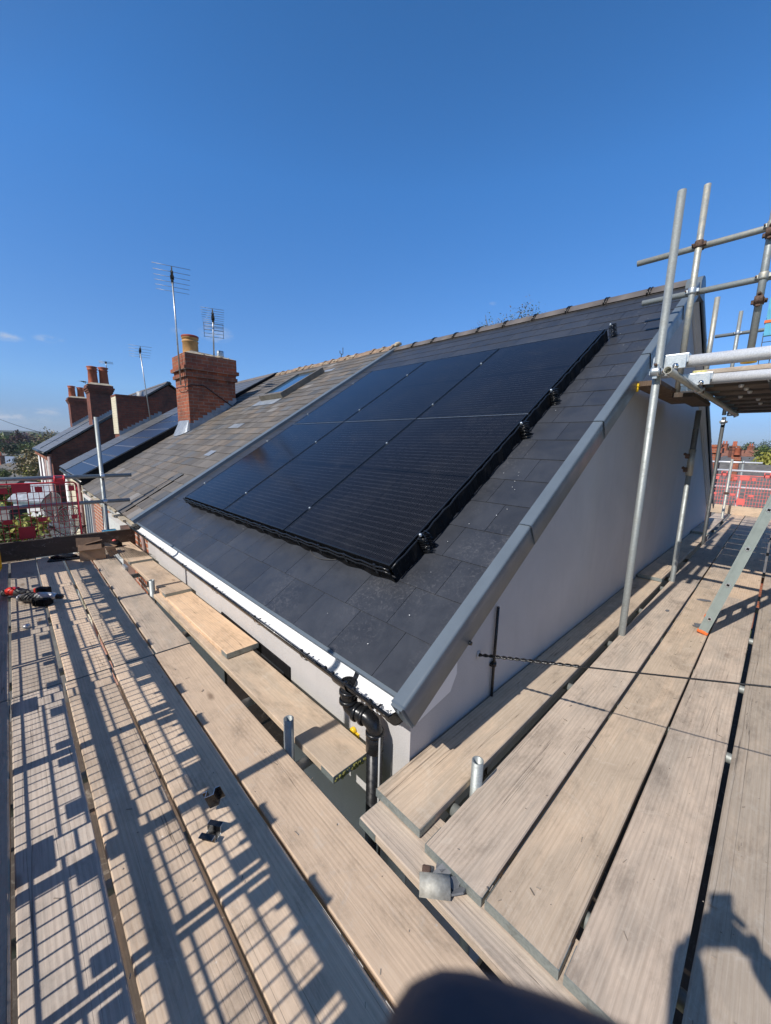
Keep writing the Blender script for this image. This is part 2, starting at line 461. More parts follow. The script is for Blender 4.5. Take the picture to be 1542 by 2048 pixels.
M['glove'] = simple('dark glove', (0.085, 0.062, 0.072), 0.65, 0.0, 0.3, 60, 0.4, 150)
M['hair'] = simple('dark hair', (0.035, 0.022, 0.015), 0.6, 0.0, 0.3, 80, 0.6, 120)
M['phone'] = simple('phone body', (0.02, 0.02, 0.022), 0.3, 0.0, 0.1, 10)

def glass(name, c=(0.015, 0.018, 0.022), rough=0.06):
    q = NT(name); q.col(c); q.b.inputs['Roughness'].default_value = rough
    q.b.inputs['Specular IOR Level'].default_value = 0.6
    return q.m
M['glass'] = glass('window glass', (0.03, 0.035, 0.04), 0.03)
M['skyglass'] = glass('sky tinted roof window glass', (0.05, 0.11, 0.2), 0.03); M['skyglass'].node_tree.nodes['Principled BSDF'].inputs['Specular IOR Level'].default_value = 1.0  # sky reflection is put into the blue base colour

def panel_mat(name, a, line, s1, fine=True):
    """black cells: fine wires along the module, rows of solder dots across it"""
    q = NT(name)
    tc = q.n.new('ShaderNodeTexCoord')
    s = q.n.new('ShaderNodeSeparateXYZ'); q.link(tc.outputs['Object'], s.inputs[0])
    def cell(co, pitch, w):
        fr = q.math('FRACT', q.math('MULTIPLY_ADD', co, 1.0/pitch, 100.5))
        return q.math('LESS_THAN', q.math('ABSOLUTE', q.math('SUBTRACT', fr, 0.5)), w/pitch/2)
    n = q.noise(tc.outputs['Object'], 1.4, 6, 0.6, 0.5)
    base = q.mix(q.ramp(n, [(0.3, 0.0), (0.7, 1.0)]), a, tuple(x*1.12 for x in a))
    if fine:
        wires = cell(s.outputs[1], 0.0113, 0.0011)     # along the slope
        rows = cell(s.outputs[0], 0.0475, 0.0125)        # dotted rows, full width
        dots = q.math('MULTIPLY', wires, rows)
        gaps = cell(s.outputs[0], 0.095, 0.0020)
        gapy = cell(s.outputs[1], 0.187, 0.0022)
        mid = q.math('LESS_THAN', q.math('ABSOLUTE', s.outputs[0]), 0.006)
        base = q.mix(q.math('MULTIPLY', wires, 0.16), base, line)
        base = q.mix(q.math('MULTIPLY', dots, 0.6), base, line)
        base = q.mix(q.math('MULTIPLY', q.math('MAXIMUM', gaps, gapy), 0.6), base, tuple(x*0.3 for x in a))
        base = q.mix(q.math('MULTIPLY', mid, 0.9), base, tuple(x*0.25 for x in a))
    else:
        gy = cell(s.outputs[0], s1, 0.012)
        base = q.mix(q.math('MULTIPLY', gy, 0.75), base, line)
    dust = q.noise(tc.outputs['Object'], 3.2, 9, 0.7, 0.8)
    base = q.mix(q.ramp(dust, [(0.5, 0.0), (0.85, 0.035)]), base, (0.4, 0.38, 0.36))
    q.col(base)
    q.rough(q.ramp(dust, [(0.35, 0.12), (0.7, 0.17)]) if fine else 0.38)
    q.b.inputs['Specular IOR Level'].default_value = 0.22 if fine else 0.2
    return q.m
M['cells'] = panel_mat('black solar cells', (0.0080, 0.0078, 0.0088), (0.19, 0.19, 0.21), 0.1)
M['cells_blue'] = panel_mat('in roof solar cells', (0.030, 0.042, 0.075), (0.40, 0.38, 0.36), 0.42, False)

def leaf_mat(name, a, b):
    q = NT(name)
    at = q.n.new('ShaderNodeVertexColor'); at.layer_name = 'tint'
    q.col(q.mix(1.0, at.outputs['Color'], (1, 1, 1), 'MULTIPLY'))
    q.rough(0.7)
    return q.m
M['leaf'] = leaf_mat('leaves', 0, 0)
M['bark'] = simple('bark', (0.11, 0.085, 0.06), 0.95, 0.0, 0.4, 9, 0.6)
# ------------------------------------------------------------------ the new roof
TH = math.atan(0.625); CT, ST = math.cos(TH), math.sin(TH)
GZ = -4.9                                           # garden level below the scaffold deck
def S(s, y, n=0.0):
    """point on the front roof slope: s up the slope, n off it"""
    return Vector((0.95 + s*CT - n*ST, y, 0.345 + s*ST + n*CT))
XR = 5.665                                          # ridge line
def SB(s, y, n=0.0):
    p = S(s, y, n); return Vector((2*XR - p.x, p.y, p.z))
S_RIDGE = (XR-0.95)/CT
Y0, Y1 = 0.998, 5.56                                # gable face, far party wall

house = empty('rendered_house', (1.158, Y0, GZ), label='rendered end house with new dark slate roof and grey verge trim', cat='house')
mb = MB()
prof = [(1.158, GZ), (10.172, GZ), (10.172, 0.405), (XR, 3.20), (1.158, 0.405)]
mb.prism(prof, (0, Y0, 0), (1, 0, 0), (0, 0, 1), (0, Y1-Y0, 0))
part(mb, 'wall', M['render'], house)

# slates: each one a thin tilted plate
mb = MB()
courses = int((S_RIDGE-0.135)/0.255)
def slate_courses(mb, P, ya, yb, s0, s1, gauge, w, off0, off1, th, lift, jit, gap=0.0028, hh=None):
    k = 0
    s = s0
    while s < s1-0.03:
        y = ya - w + ((off0 if k % 2 == 0 else off1) - ya) % w
        top = min(s+gauge*1.28, s1)
        while y < yb:
            a, b = max(y+gap/2, ya), min(y+w-gap/2, yb)
            if b-a > 0.015:
                d = random.uniform(-jit, jit); e = random.uniform(-jit, jit)
                l2 = lift + random.uniform(0, jit*0.6)
                mb.hexa([P(s+d, a, l2), P(s+e, b, l2), P(top, b, 0.0), P(top, a, 0.0),
                         P(s+d, a, l2+th), P(s+e, b, l2+th), P(top, b, th), P(top, a, th)])
            y += w
        s += gauge; k += 1
def tint_islands(o, fn):
    """one colour per slate (six faces each)"""
    cur = {}
    def f(p):
        k = p.index // 6
        if k not in cur: cur[k] = fn()
        return cur[k]
    colattr(o, 'tint', f)
slate_courses(mb, S, 0.955, 5.57, 0.135, S_RIDGE-0.02, 0.255, 0.334, 1.487, 1.285, 0.005, 0.005, 0.0014)
sl = part(mb, 'slates', M['slate'], house)
def new_slate():
    k = random.uniform(0.84, 1.12); return (0.040*k, 0.044*k, 0.054*k)
tint_islands(sl, new_slate)
mb = MB()
mb.hexa([SB(0.12, 0.96), SB(0.12, 5.58), SB(S_RIDGE, 5.58), SB(S_RIDGE, 0.96),
         SB(0.12, 0.96, .02), SB(0.12, 5.58, .02), SB(S_RIDGE, 5.58, .02), SB(S_RIDGE, 0.96, .02)])
o = part(mb, 'rear_roof', M['slate'], house); colattr(o, 'tint', lambda p: (0.040, 0.044, 0.054))
# underlay below the slates so that no light leaks
mb = MB()
mb.hexa([S(0.15, 0.95, -.03), S(0.15, 5.58, -.03), S(S_RIDGE, 5.58, -.03), S(S_RIDGE, 0.95, -.03),
         S(0.15, 0.95, -.003), S(0.15, 5.58, -.003), S(S_RIDGE, 5.58, -.003), S(S_RIDGE, 0.95, -.003)])
part(mb, 'underlay', M['black_matt'], house)
# eaves strip under the first course
mb = MB()
mb.hexa([S(0.115, 0.95, -.012), S(0.115, 5.58, -.012), S(0.30, 5.58, -.012), S(0.30, 0.95, -.012),
         S(0.118, 0.95, .004), S(0.118, 5.58, .004), S(0.30, 5.58, .004), S(0.30, 0.95, .004)])
part(mb, 'eaves_strip', M['trim'], house)
# specks of mortar and cut chips lying on the slates are part of the surface
mb = MB()
for i in range(38):
    s, y = random.uniform(0.2, 4.6), random.choice([random.uniform(1.05, 1.36), random.uniform(1.05, 5.3)])
    if y > 1.4 and 0.62 < s < 4.3: continue
    mb.ico(S(s, y, 0.016), random.uniform(0.0015, 0.0038), 1, (1, 1, .6), .3)
part(mb, 'mortar_specks', M['upvc'], house)

# verge trim: overlapping lengths with a rounded outer edge
def verge(P, name, y_in, y_out, s0, s1, depth, up, L):
    mb = MB()
    sg = 1 if y_out < y_in else -1
    r = 0.012
    sec = [(y_in, 0.012), (y_in, up), (y_out+sg*r, up)]
    for k in range(1, 5):
        a = k*PI/8
        sec.append((y_out + sg*(r - r*math.sin(a)), up - r + r*math.cos(a)))
    sec += [(y_out, up-depth), (y_out+sg*0.009, up-depth), (y_out+sg*0.014, up-depth+0.012)]
    s = s0; k = 0
    while s < s1-0.02:
        e = min(s+L, s1)
        o1 = 0.0035
        for (a, b, extra) in ((s, e+0.05 if e < s1 else e, 0.0), (s, min(s+0.012, e), 0.0028)):
            rows = []
            for ss, lift in ((a, o1+extra), (b, 0.0+extra)):
                rows.append([P(ss, y-sg*lift if i > 2 else y, n+lift) for i, (y, n) in enumerate(sec)])
            va = [mb.bm.verts.new(p) for p in rows[0]]; vb = [mb.bm.verts.new(p) for p in rows[1]]
            for i in range(len(sec)-1):
                f = mb.bm.faces.new((va[i], va[i+1], vb[i+1], vb[i])); f.smooth = 2 <= i <= 6
        s = e; k += 1
    return mb
part(verge(S, 'verge_trim', 0.968, 0.905, 0.085, S_RIDGE+0.02, 0.135, 0.042, 1.14), 'verge_trim', M['trim'], house)
part(verge(SB, 'verge_trim', 0.968, 0.905, 0.085, S_RIDGE+0.02, 0.135, 0.042, 1.14), 'verge_trim', M['trim'], house)
# closing plate at the foot of the near verge
mb = MB()
mb.hexa([S(0.075, 0.907, -0.094), S(0.075, 0.966, -0.075), S(0.088, 0.966, -0.075), S(0.088, 0.907, -0.094),
         S(0.075, 0.907, 0.040), S(0.075, 0.966, 0.040), S(0.088, 0.966, 0.040), S(0.088, 0.907, 0.040)])
mb.box(S(0.073, 0.925, 0.028), (0.006, 0.012, 0.012))
part(mb, 'verge_end_cap', M['trim'], house)
# rounded cap where both verges meet
mb = MB()
ap = Vector((XR, 0.905, S(S_RIDGE, 0, 0.05).z))
pr = [(-0.14, -0.22), (-0.14, -0.075), (-0.09, -0.02), (-0.03, 0.006), (0.03, 0.006), (0.09, -0.02), (0.14, -0.075), (0.14, -0.22)]
mb.prism(pr, (XR, 0.893, ap.z-0.0), (1, 0, 0), (0, 0, 1), (0, 0.14, 0))
part(mb, 'ridge_end_cap', M['trim'], house)
# pale soffit board below the trim
mb = MB()
for P in (S, SB):
    mb.hexa([P(0.30, 0.93, -0.105), P(0.30, 0.996, -0.105), P(S_RIDGE-.1, 0.996, -0.105), P(S_RIDGE-.1, 0.93, -0.105),
             P(0.30, 0.93, -0.088), P(0.30, 0.996, -0.088), P(S_RIDGE-.1, 0.996, -0.088), P(S_RIDGE-.1, 0.93, -0.088)])
    mb.hexa([P(0.30, 0.978, -0.130), P(0.30, 0.996, -0.130), P(S_RIDGE-.1, 0.996, -0.130), P(S_RIDGE-.1, 0.978, -0.130),
             P(0.30, 0.978, -0.106), P(0.30, 0.996, -0.106), P(S_RIDGE-.1, 0.996, -0.106), P(S_RIDGE-.1, 0.978, -0.106)])
# box end by the gutter
mb.prism([(1.165, 0.245), (1.40, 0.285), (1.445, 0.36), (1.445, 0.47), (1.165, 0.34)], (0, 0.965, 0), (1, 0, 0), (0, 0, 1), (0, 0.03, 0))
part(mb, 'soffit', M['upvc'], house)
mb = MB()
mb.lathe((1.445, 0.902, 0.545), [(0.0, -0.008), (0.009, -0.008), (0.011, 0.0), (0.011, 0.006)], (0, 1, 0), 12)
part(mb, 'verge_screw', M['black_plastic'], house)
# far side trim against the neighbour's roof
mb = MB()
mb.hexa([S(0.10, 5.56, 0.0), S(0.10, 5.645, 0.0), S(S_RIDGE, 5.645, 0.0), S(S_RIDGE, 5.56, 0.0),
         S(0.10, 5.565, 0.05), S(0.10, 5.64, 0.06), S(S_RIDGE, 5.64, 0.06), S(S_RIDGE, 5.565, 0.05)])
part(mb, 'party_wall_trim', M['trim'], house)
# ridge tiles
mb = MB(); cl = MB()
n_t = 10; Lt = (5.56-0.93)/n_t
for k in range(n_t):
    a, b = 0.935+k*Lt+0.004, 0.935+(k+1)*Lt-0.004
    zz = S(S_RIDGE, 0).z + 0.012
    sec = [(-0.135, -0.062), (-0.075, 0.008), (-0.035, 0.032), (0, 0.040), (0.035, 0.032), (0.075, 0.008), (0.135, -0.062)]
    sec2 = [(u*0.93, v-0.014) for u, v in sec]
    va = [[mb.bm.verts.new((XR+u, y, zz+v)) for u, v in sc] for y, sc in ((a, sec), (b, sec), (b, sec2), (a, sec2))]
    for r0, r1 in ((0, 1), (1, 2), (2, 3), (3, 0)):
        for i in range(6):
            f = mb.bm.faces.new((va[r0][i], va[r0][i+1], va[r1][i+1], va[r1][i])); f.smooth = (r0 == 0)
    if k:
        pts = [(XR+u*1.04, a-0.004, zz+v+0.006) for u, v in sec]
        cl.path(pts, 0.009, 6)
        cl.path([(p[0], p[1]-0.028, p[2]) for p in pts], 0.006, 6)
part(mb, 'ridge_tiles', M['ridge'], house)
part(cl, 'ridge_clips', M['black_plastic'], house)

# gutter: half round, black outside and white inside
GX, GR, GZc = 1.047, 0.060, 0.368
gut = MB()
seg = 14
def half(r, y): return [(GX - r*math.cos(PI*i/seg), y, GZc - r*math.sin(PI*i/seg)) for i in range(seg+1)]
def gshell(mb, r, ya, yb, flip=False):
    A = [mb.bm.verts.new(p) for p in half(r, ya)]; B = [mb.bm.verts.new(p) for p in half(r, yb)]
    for i in range(seg):
        f = mb.bm.faces.new((A[i], A[i+1], B[i+1], B[i])); f.smooth = True
gshell(gut, GR, 0.965, 5.60)
gut.path([(GX-GR-0.001, 0.965, GZc), (GX-GR-0.001, 5.60, GZc)], 0.0065, 8)
gut.path([(GX+GR, 0.965, GZc), (GX+GR, 5.60, GZc)], 0.004, 6)
for yy in (0.962, 5.60):
    gut.face(half(GR+0.003, yy)); gut.face(half(GR+0.003, yy+0.006))
    A = [gut.bm.verts.new(p) for p in half(GR+0.0035, yy-0.002)]; B = [gut.bm.verts.new(p) for p in half(GR+0.0035, yy+0.03)]
    for i in range(seg): gut.bm.faces.new((A[i], A[i+1], B[i+1], B[i]))
go = part(gut, 'gutter', M['black_plastic'], house)
def sub(mb, name, mat, par, root):
    o = mb.build(name, mat)
    o.data.transform(Matrix.Translation(-Vector(root.location)))
    o.parent = par
    return o
li = MB(); gshell(li, GR-0.004, 0.97, 5.595)
sub(li, 'gutter_lining', M['gutter_in'], go, house)
for yy in (1.08, 1.62, 2.16, 2.85, 3.55, 4.25, 4.95, 5.40):
    br = MB()
    A = [br.bm.verts.new(p) for p in half(GR+0.006, yy-0.011)]; B = [br.bm.verts.new(p) for p in half(GR+0.006, yy+0.011)]
    for i in range(seg): br.bm.faces.new((A[i], A[i+1], B[i+1], B[i]))
    br.box((GX-GR+0.001, yy, GZc+0.006), (0.013, 0.014, 0.012))
    br.box((GX-GR+0.012, yy-0.045, GZc+0.004), (0.020, 0.007, 0.004))
    sub(br, 'gutter_bracket', M['black_plastic'], go, house)
for yy in (1.30,):
    br = MB()
    for r, w in ((GR+0.007, 0.10), (GR-0.008, 0.028)):
        A = [br.bm.verts.new(p) for p in half(r, yy-w/2)]; B = [br.bm.verts.new(p) for p in half(r, yy+w/2)]
        for i in range(seg):
            f = br.bm.faces.new((A[i], A[i+1], B[i+1], B[i])); f.smooth = True
    for dy in (-0.05, 0.05, -0.11, 0.11):
        br.box((GX-GR+0.002, yy+dy, GZc+0.006), (0.016, 0.016, 0.014), bev=0.002)
    sub(br, 'gutter_union', M['black_plastic'], go, house)
# bits of leaf and dirt in the gutter
mb = MB()
for i in range(60):
    y = random.choice([1.9, 2.3, 2.75, 3.3, 4.1, 5.0, 1.06, 1.5]) + random.gauss(0, 0.045)
    a = random.uniform(0.25, 0.9)
    r = GR-0.007
    c = Vector((GX - r*math.cos(a), y, GZc - r*math.sin(a)))
    mb.box(c, (0.004, random.uniform(0.004, 0.018), random.uniform(.003, .007)), R=Euler((random.random(), random.random(), random.random()*3)).to_matrix())
sub(mb, 'gutter_debris', M['bark'], go, house)
mb = MB()
for i in range(26):
    y = 1.0 + abs(random.gauss(0.06, 0.05)); a = random.uniform(0.2, 1.6); r = GR-0.008
    c = Vector((GX - r*math.cos(a), y, GZc - r*math.sin(a)+0.004))
    mb.box(c, (0.02, 0.025, 0.0015), R=Euler((random.uniform(-1, 1), random.uniform(-1, 1), random.random()*3)).to_matrix())
sub(mb, 'wet_film', M['upvc'], go, house)

# downpipe with its swan neck
mb = MB()
ytop, ybot, xo, xb = 1.30, 1.152, 1.045, 1.085
neck = [(xo, ytop, 0.335), (xo, ytop, 0.262), (xo, ytop, 0.236), (xo+.004, ytop-0.010, 0.208), (xo+.012, ytop-0.035, 0.192), (xo+.02, ytop-0.065, 0.188),
        (xb-.010, ybot+0.045, 0.186), (xb-.004, ybot+0.014, 0.172), (xb, ybot, 0.140), (xb, ybot, 0.03)]
mb.path(neck, 0.037, 16)
for c, d in (((xo, ytop, 0.285), (0, 0, -1)), ((xo, ytop, 0.238), (0, 0, -1)), ((xo+.014, ytop-0.045, 0.190), (0.15, -0.98, -0.05)), ((xo+.024, ytop-0.085, 0.187), (0.15, -0.98, -0.03)), ((xb, ybot, 0.130), (0, 0, -1))):
    mb.lathe(c, [(0.039, -0.006), (0.0445, -0.004), (0.0445, 0.012), (0.039, 0.014)], d, 18)
mb.tube((xb, ybot, 0.10), (xb, ybot, GZ), 0.038, seg=20)
mb.lathe((xb, ybot, 0.095), [(0.038, 0.02), (0.042, 0.015), (0.042, -0.06), (0.038, -0.065)], (0, 0, 1), 20)
dp = part(mb, 'downpipe', M['black_plastic'], house)
mb = MB(); mb.tube((xb-0.010, ybot-0.043, 0.13), (xb-0.010, ybot-0.043, -1.6), 0.0045, seg=6)  # thin light grey strip running down beside the downpipe
sub(mb, 'pipe_strip', M['grey_paint'], dp, house)
# thin black pipe down the gable
mb = MB(); mb.path([(1.832, 0.982, 0.585), (1.83, 0.982, 0.30), (1.834, 0.982, -0.1), (1.834, 0.982, -1.5)], 0.0085, 8)
mb.lathe((1.831, 0.982, 0.245), [(0.0085, -.012), (.015, -.010), (.015, .010), (.0085, .012)], (0, 0, 1), 10)
mb.box((1.831, 0.988, 0.245), (0.045, 0.016, 0.018))
part(mb, 'gable_pipe', M['black_plastic'], house)
# window under the eaves (its head shows between the boards)
mb = MB(); mb.box2((1.148, 2.03, -1.05), (1.165, 3.15, 0.018))
wf = part(mb, 'window', M['black_matt'], house)
mb = MB(); mb.box2((1.144, 2.10, -1.0), (1.150, 3.08, -0.045)); sub(mb, 'pane', M['glass'], wf, house)
mb = MB()
mb.lathe((1.147, 1.385, -0.040), [(0.0, -0.012), (0.013, -0.012), (0.018, -0.006), (0.018, 0.008)], (1, 0, 0), 18)
mb.box((1.152, 1.36, -0.055), (0.012, 0.03, 0.02))
part(mb, 'overflow_cap', M['yellow'], house)
# loose white cable coming out below the modules
mb = MB()
pts = [S(0.635 - 0.045*math.sin(PI*t), 2.30 - 0.34*t, 0.016) for t in [i/14 for i in range(15)]]
mb.path(pts, 0.0022, 6)
part(mb, 'loose_cable', M['tool_grey'], house)

# ------------------------------------------------------------------ solar modules
PR = Matrix(((CT, 0, -ST), (0, 1, 0), (ST, 0, CT)))        # local x up the slope, z off the roof
PW, PH = 1.150, 1.738
def make_panel(loc, label):
    root = empty('solar_panel', loc, PR, label, 'solar panel', 'solar panels on the new slate roof')
    w, h, t = PW-0.016, PH-0.016, 0.035
    mb = MB()
    for sx in (-1, 1): mb.box((sx*(h/2-0.006), 0, -t/2), (0.012, w, t), bev=0.0012)
    for sy in (-1, 1): mb.box((0, sy*(w/2-0.006), -t/2), (h-0.0244, 0.012, t), bev=0.0012)
    f = mb.build('frame', M['black_plastic']); f.parent = root
    mb = MB(); mb.box((0, 0, -0.0065), (h-0.0246, w-0.0246, 0.008))
    g = mb.build('glass', M['cells']); g.parent = root
    mb = MB(); mb.box((0, 0, -t+0.002), (h-0.03, w-0.03, 0.003))
    g = mb.build('back_sheet', M['black_matt']); g.parent = root
    mb = MB()
    for sx in (-0.585, 0.40):
        mb.box((sx, w/2+0.008, -0.003), (0.04, 0.024, 0.006), bev=0.001)
    c = mb.build('clamp', M['black_plastic']); c.parent = root
    for sx in (-0.585, 0.40):
        mb = MB(); mb.lathe((sx, w/2+0.008, -0.001), [(0.0, 0.009), (0.006, 0.009), (0.008, 0.002), (0.008, 0)], (0, 0, 1), 10)
        b = mb.build('clamp_bolt', M['zinc']); b.parent = root
    mb = MB(); mb.box((h/2+0.004, 0, -0.006), (0.0075, w, 0.008)); c = mb.build('edge_glint_strip', M['zinc']); c.parent = root  # bright strip added for the sun glint on the frame edge
    return root
rows = ['lower', 'upper']; cols = ['nearest the gable verge', 'in the middle column', "beside the neighbour's old roof"]
proto = None
for r in range(2):
    for c in range(3):
        s = 0.635 + PH*(r+0.5); y = 1.42 + PW*(c+0.5)
        lab = f'black solar panel in the {rows[r]} row, {cols[c]}'
        if proto is None:
            proto = make_panel(S(s, y, 0.125), lab); o = proto
        else:
            o = copy_tree(proto)
            o.matrix_world = Matrix.Translation(S(s, y, 0.125)) @ PR.to_4x4()
            o['label'] = lab
YB, YT, SB0, SB1 = 1.42, 1.42+3*PW, 0.635, 0.635+2*PH

def zigzag(mb, s, y):
    """folded end of the guard mesh gathered by a clip"""
    for i in range(9):
        n = 0.012 + i*0.0135
        d = random.uniform(-0.008, 0.008)
        mb.path([S(s-0.028, y+0.006, n), S(s-0.01+d, y-0.052-0.01*math.sin(i*1.9), n+0.006), S(s+0.012, y-0.014, n+0.010), S(s+0.036+d, y-0.046, n+0.004), S(s+0.050, y+0.01, n)], 0.0042, 5)
guard = empty('bird_guard_mesh', S(0.635, 1.42, 0), label='black bird guard mesh closing the gap round the solar panels', cat='bird guard')
mb = MB()
def skirt(mb, pts_of, n, hi, sag):
    prev = None
    for i in range(n+1):
        t = i/n
        a, b = pts_of(t)
        va, vb = mb.bm.verts.new(a), mb.bm.verts.new(b)
        if prev: mb.bm.faces.new((prev[0], va, vb, prev[1]))
        prev = (va, vb)
rnd = [random.uniform(-1, 1) for _ in range(400)]
skirt(mb, lambda t: (S(SB0-0.010+0.006*math.sin(t*90), YB+t*3*PW, 0.010), S(SB0-0.010+0.003*math.sin(t*190), YB+t*3*PW, 0.116)), 160, 0, 0)
skirt(mb, lambda t: (S(SB0+t*2*PH, YB-0.010+0.007*math.sin(t*80)+0.004*rnd[int(t*200)], 0.010), S(SB0+t*2*PH, YB-0.004+0.004*math.sin(t*130), 0.110)), 160, 0, 0)
skirt(mb, lambda t: (S(SB0+t*2*PH, YT+0.010, 0.010), S(SB0+t*2*PH, YT+0.006, 0.112)), 40, 0, 0)
skirt(mb, lambda t: (S(SB1+0.010, YB+t*3*PW, 0.010), S(SB1+0.008, YB+t*3*PW, 0.112)), 40, 0, 0)
part(mb, 'mesh', M['black_matt'], guard)
for s in (0.905, 2.20, 2.74, 4.18):
    mb = MB(); zigzag(mb, s, YB-0.016); part(mb, 'gathered_end', M['black_plastic'], guard)
mb = MB()
for i in range(13):                                  # clips along the lower edge
    y = YB + 0.12 + i*0.278
    mb.box(S(SB0-0.012, y, 0.085), (0.014, 0.022, 0.07), R=PR, bev=0.002)
for (a, b) in ((S(SB0-0.014, YB, 0.112), S(SB0-0.014, YT, 0.112)), (S(SB0-0.016, YB, 0.086), S(SB0-0.016, YT, 0.086))):
    mb.path([a.lerp(b, i/60) + Vector((0, 0, 0.004*math.sin(i*2.1))) for i in range(61)], 0.006, 6)
mb.path([S(SB0+i*2*PH/60, YB-0.012+0.004*math.sin(i*1.7), 0.116+0.004*math.sin(i*2.9)) for i in range(61)], 0.006, 6)
part(mb, 'clips', M['black_plastic'], guard)
for s in (0.905, 2.20, 2.74, 4.18):
    mb = MB(); mb.lathe(S(s, YB-0.02, 0.132), [(0.0, 0.012), (0.008, 0.010), (0.010, 0.0), (0.010, -0.006)], tuple(PR @ Vector((0, 0, 1))), 10)
    part(mb, 'bolt', M['zinc'], guard)

# ------------------------------------------------------------------ the old terrace
def slope_fn(x0, z0, x1, z1):
    d = Vector((x1-x0, 0, z1-z0)); L = d.length; d.normalize(); nn = Vector((-d.z, 0, d.x))
    return (lambda s, y, n=0.0: Vector((x0, y, z0)) + d*s + nn*n), L
OS, OL = slope_fn(1.02, 0.43, 5.66, 3.34)
OY0, OY1 = 5.65, 10.25
WX = 1.22
old = empty('old_terrace_house', (WX, OY0, GZ), label='old terraced house with worn brown slate roof, clay ridge and roof window', cat='house')
mb = MB()
mb.prism([(WX, GZ), (10.1, GZ), (10.1, 0.46), (5.66, 3.24), (WX, 0.46)], (0, 5.57, 0), (1, 0, 0), (0, 0, 1), (0, OY1-5.57, 0))
part(mb, 'wall', M['brick_old'], old)
mb = MB()
slate_courses(mb, OS, OY0, OY1, 0.0, OL-0.02, 0.195, 0.255, 5.7, 5.83, 0.006, 0.008, 0.008, 0.005)
osl = part(mb, 'slates', M['slate_old'], old)
def old_slate():
    r = random.random()
    k = random.uniform(0.74, 1.2)
    if r < 0.66: return (0.140*k, 0.125*k, 0.110*k)
    if r < 0.86: return (0.160*k, 0.132*k, 0.106*k)
    if r < 0.975: return (0.112*k, 0.113*k, 0.116*k)
    return (0.22*k, 0.205*k, 0.19*k)
tint_islands(osl, old_slate)
mb = MB()
mb.hexa([OS(0, OY0, -.04), OS(0, OY1, -.04), OS(OL, OY1, -.04), OS(OL, OY0, -.04), OS(0, OY0, -.004), OS(0, OY1, -.004), OS(OL, OY1, -.004), OS(OL, OY0, -.004)])
mb.hexa([(5.66, OY0, 3.30), (10.2, OY0, 0.43), (10.2, OY1, 0.43), (5.66, OY1, 3.30), (5.66, OY0, 3.34), (10.2, OY0, 0.47), (10.2, OY1, 0.47), (5.66, OY1, 3.34)])
o = part(mb, 'roof_deck', M['slate_old'], old); colattr(o, 'tint', lambda p: (0.10, 0.09, 0.08))
mb = MB()
for k in range(16):
    L = (OY1-OY0)/16; a, b = OY0+k*L, OY0+(k+1)*L-0.012
    zz = 3.345 + random.uniform(-.006, .006)
    sec = [(-0.13, -0.07), (-0.07, 0.0), (-0.03, 0.035), (0.03, 0.035), (0.07, 0.0), (0.13, -0.07)]
    mb.prism(sec, (5.66, a, zz), (1, 0, 0), (0, 0, 1), (0, b-a, 0))
    if k % 2 == 0 or random.random() < .4:
        mb.prism([(u*1.06, v+0.016) for u, v in sec], (5.66, a-0.02, zz), (1, 0, 0), (0, 0, 1), (0, 0.06, 0))
part(mb, 'ridge_tiles', M['clay'], old)
mb = MB()
for i in range(46):
    y = OY0 + random.random()*(OY1-OY0)
    mb.ico((5.60-random.random()*.03, y, 3.305+random.random()*.02), random.uniform(.02, .05), 1, (1, 1.6, .7), .3)
for i in range(9):
    mb.ico((5.66, 5.60+random.uniform(-.06, .1), 3.37+random.random()*.03), random.uniform(.03, .06), 1, (1, 1.4, .7), .3)
part(mb, 'ridge_mortar', M['mortar'], old)
# small metal bracket left on the ridge
mb = MB(); b0 = Vector((5.64, 7.35, 3.37))
mb.path([b0, b0+Vector((0, 0, .10)), b0+Vector((0, .05, .12)), b0+Vector((0, .05, .17))], .009, 6)
mb.path([b0+Vector((0, 0, .07)), b0+Vector((0, -.06, .08)), b0+Vector((0, -.06, .22))], .008, 6)
part(mb, 'ridge_bracket', M['aerial_dark'], old)
# roof window
def roof_quad(mb, fn, s0, s1, y0, y1, n0, n1):
    mb.hexa([fn(s0, y0, n0), fn(s0, y1, n0), fn(s1, y1, n0), fn(s1, y0, n0), fn(s0, y0, n1), fn(s0, y1, n1), fn(s1, y1, n1), fn(s1, y0, n1)])
wy0, wy1, ws0, ws1 = 7.10, 8.02, 3.53, 4.72
mb = MB()
roof_quad(mb, OS, ws0, ws0+.09, wy0, wy1, 0, .125); roof_quad(mb, OS, ws1-.09, ws1, wy0, wy1, 0, .125)
roof_quad(mb, OS, ws0+.092, ws1-.092, wy0, wy0+.075, 0, .122); roof_quad(mb, OS, ws0+.092, ws1-.092, wy1-.075, wy1, 0, .122)
rw = part(mb, 'roof_window', M['skylight_frame'], old)
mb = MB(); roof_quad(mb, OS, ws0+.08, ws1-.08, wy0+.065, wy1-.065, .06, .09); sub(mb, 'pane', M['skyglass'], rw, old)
mb = MB(); roof_quad(mb, OS, ws0-.24, ws0-.01, wy0+.02, wy1+.06, 0.016, .022); sub(mb, 'flashing', M['lead'], rw, old)
mb = MB(); roof_quad(mb, OS, ws1, ws1+.12, wy0-.25, wy0+.12, 0.016, .022); sub(mb, 'flashing', M['lead'], rw, old)
# patched slates, a black strip painted as the dark crack near the eaves
mb = MB()
for s, y, a, b in ((2.35, 6.95, .16, .45), (1.45, 6.3, .15, .24)):
    roof_quad(mb, OS, s, s+a, y, y+b, 0.017, .021)
o = part(mb, 'patch_slates', M['lead'], old)
mb = MB(); roof_quad(mb, OS, .05, .95, 6.16, 6.178, 0.012, .024); part(mb, 'roof_strip', M['black_matt'], old)
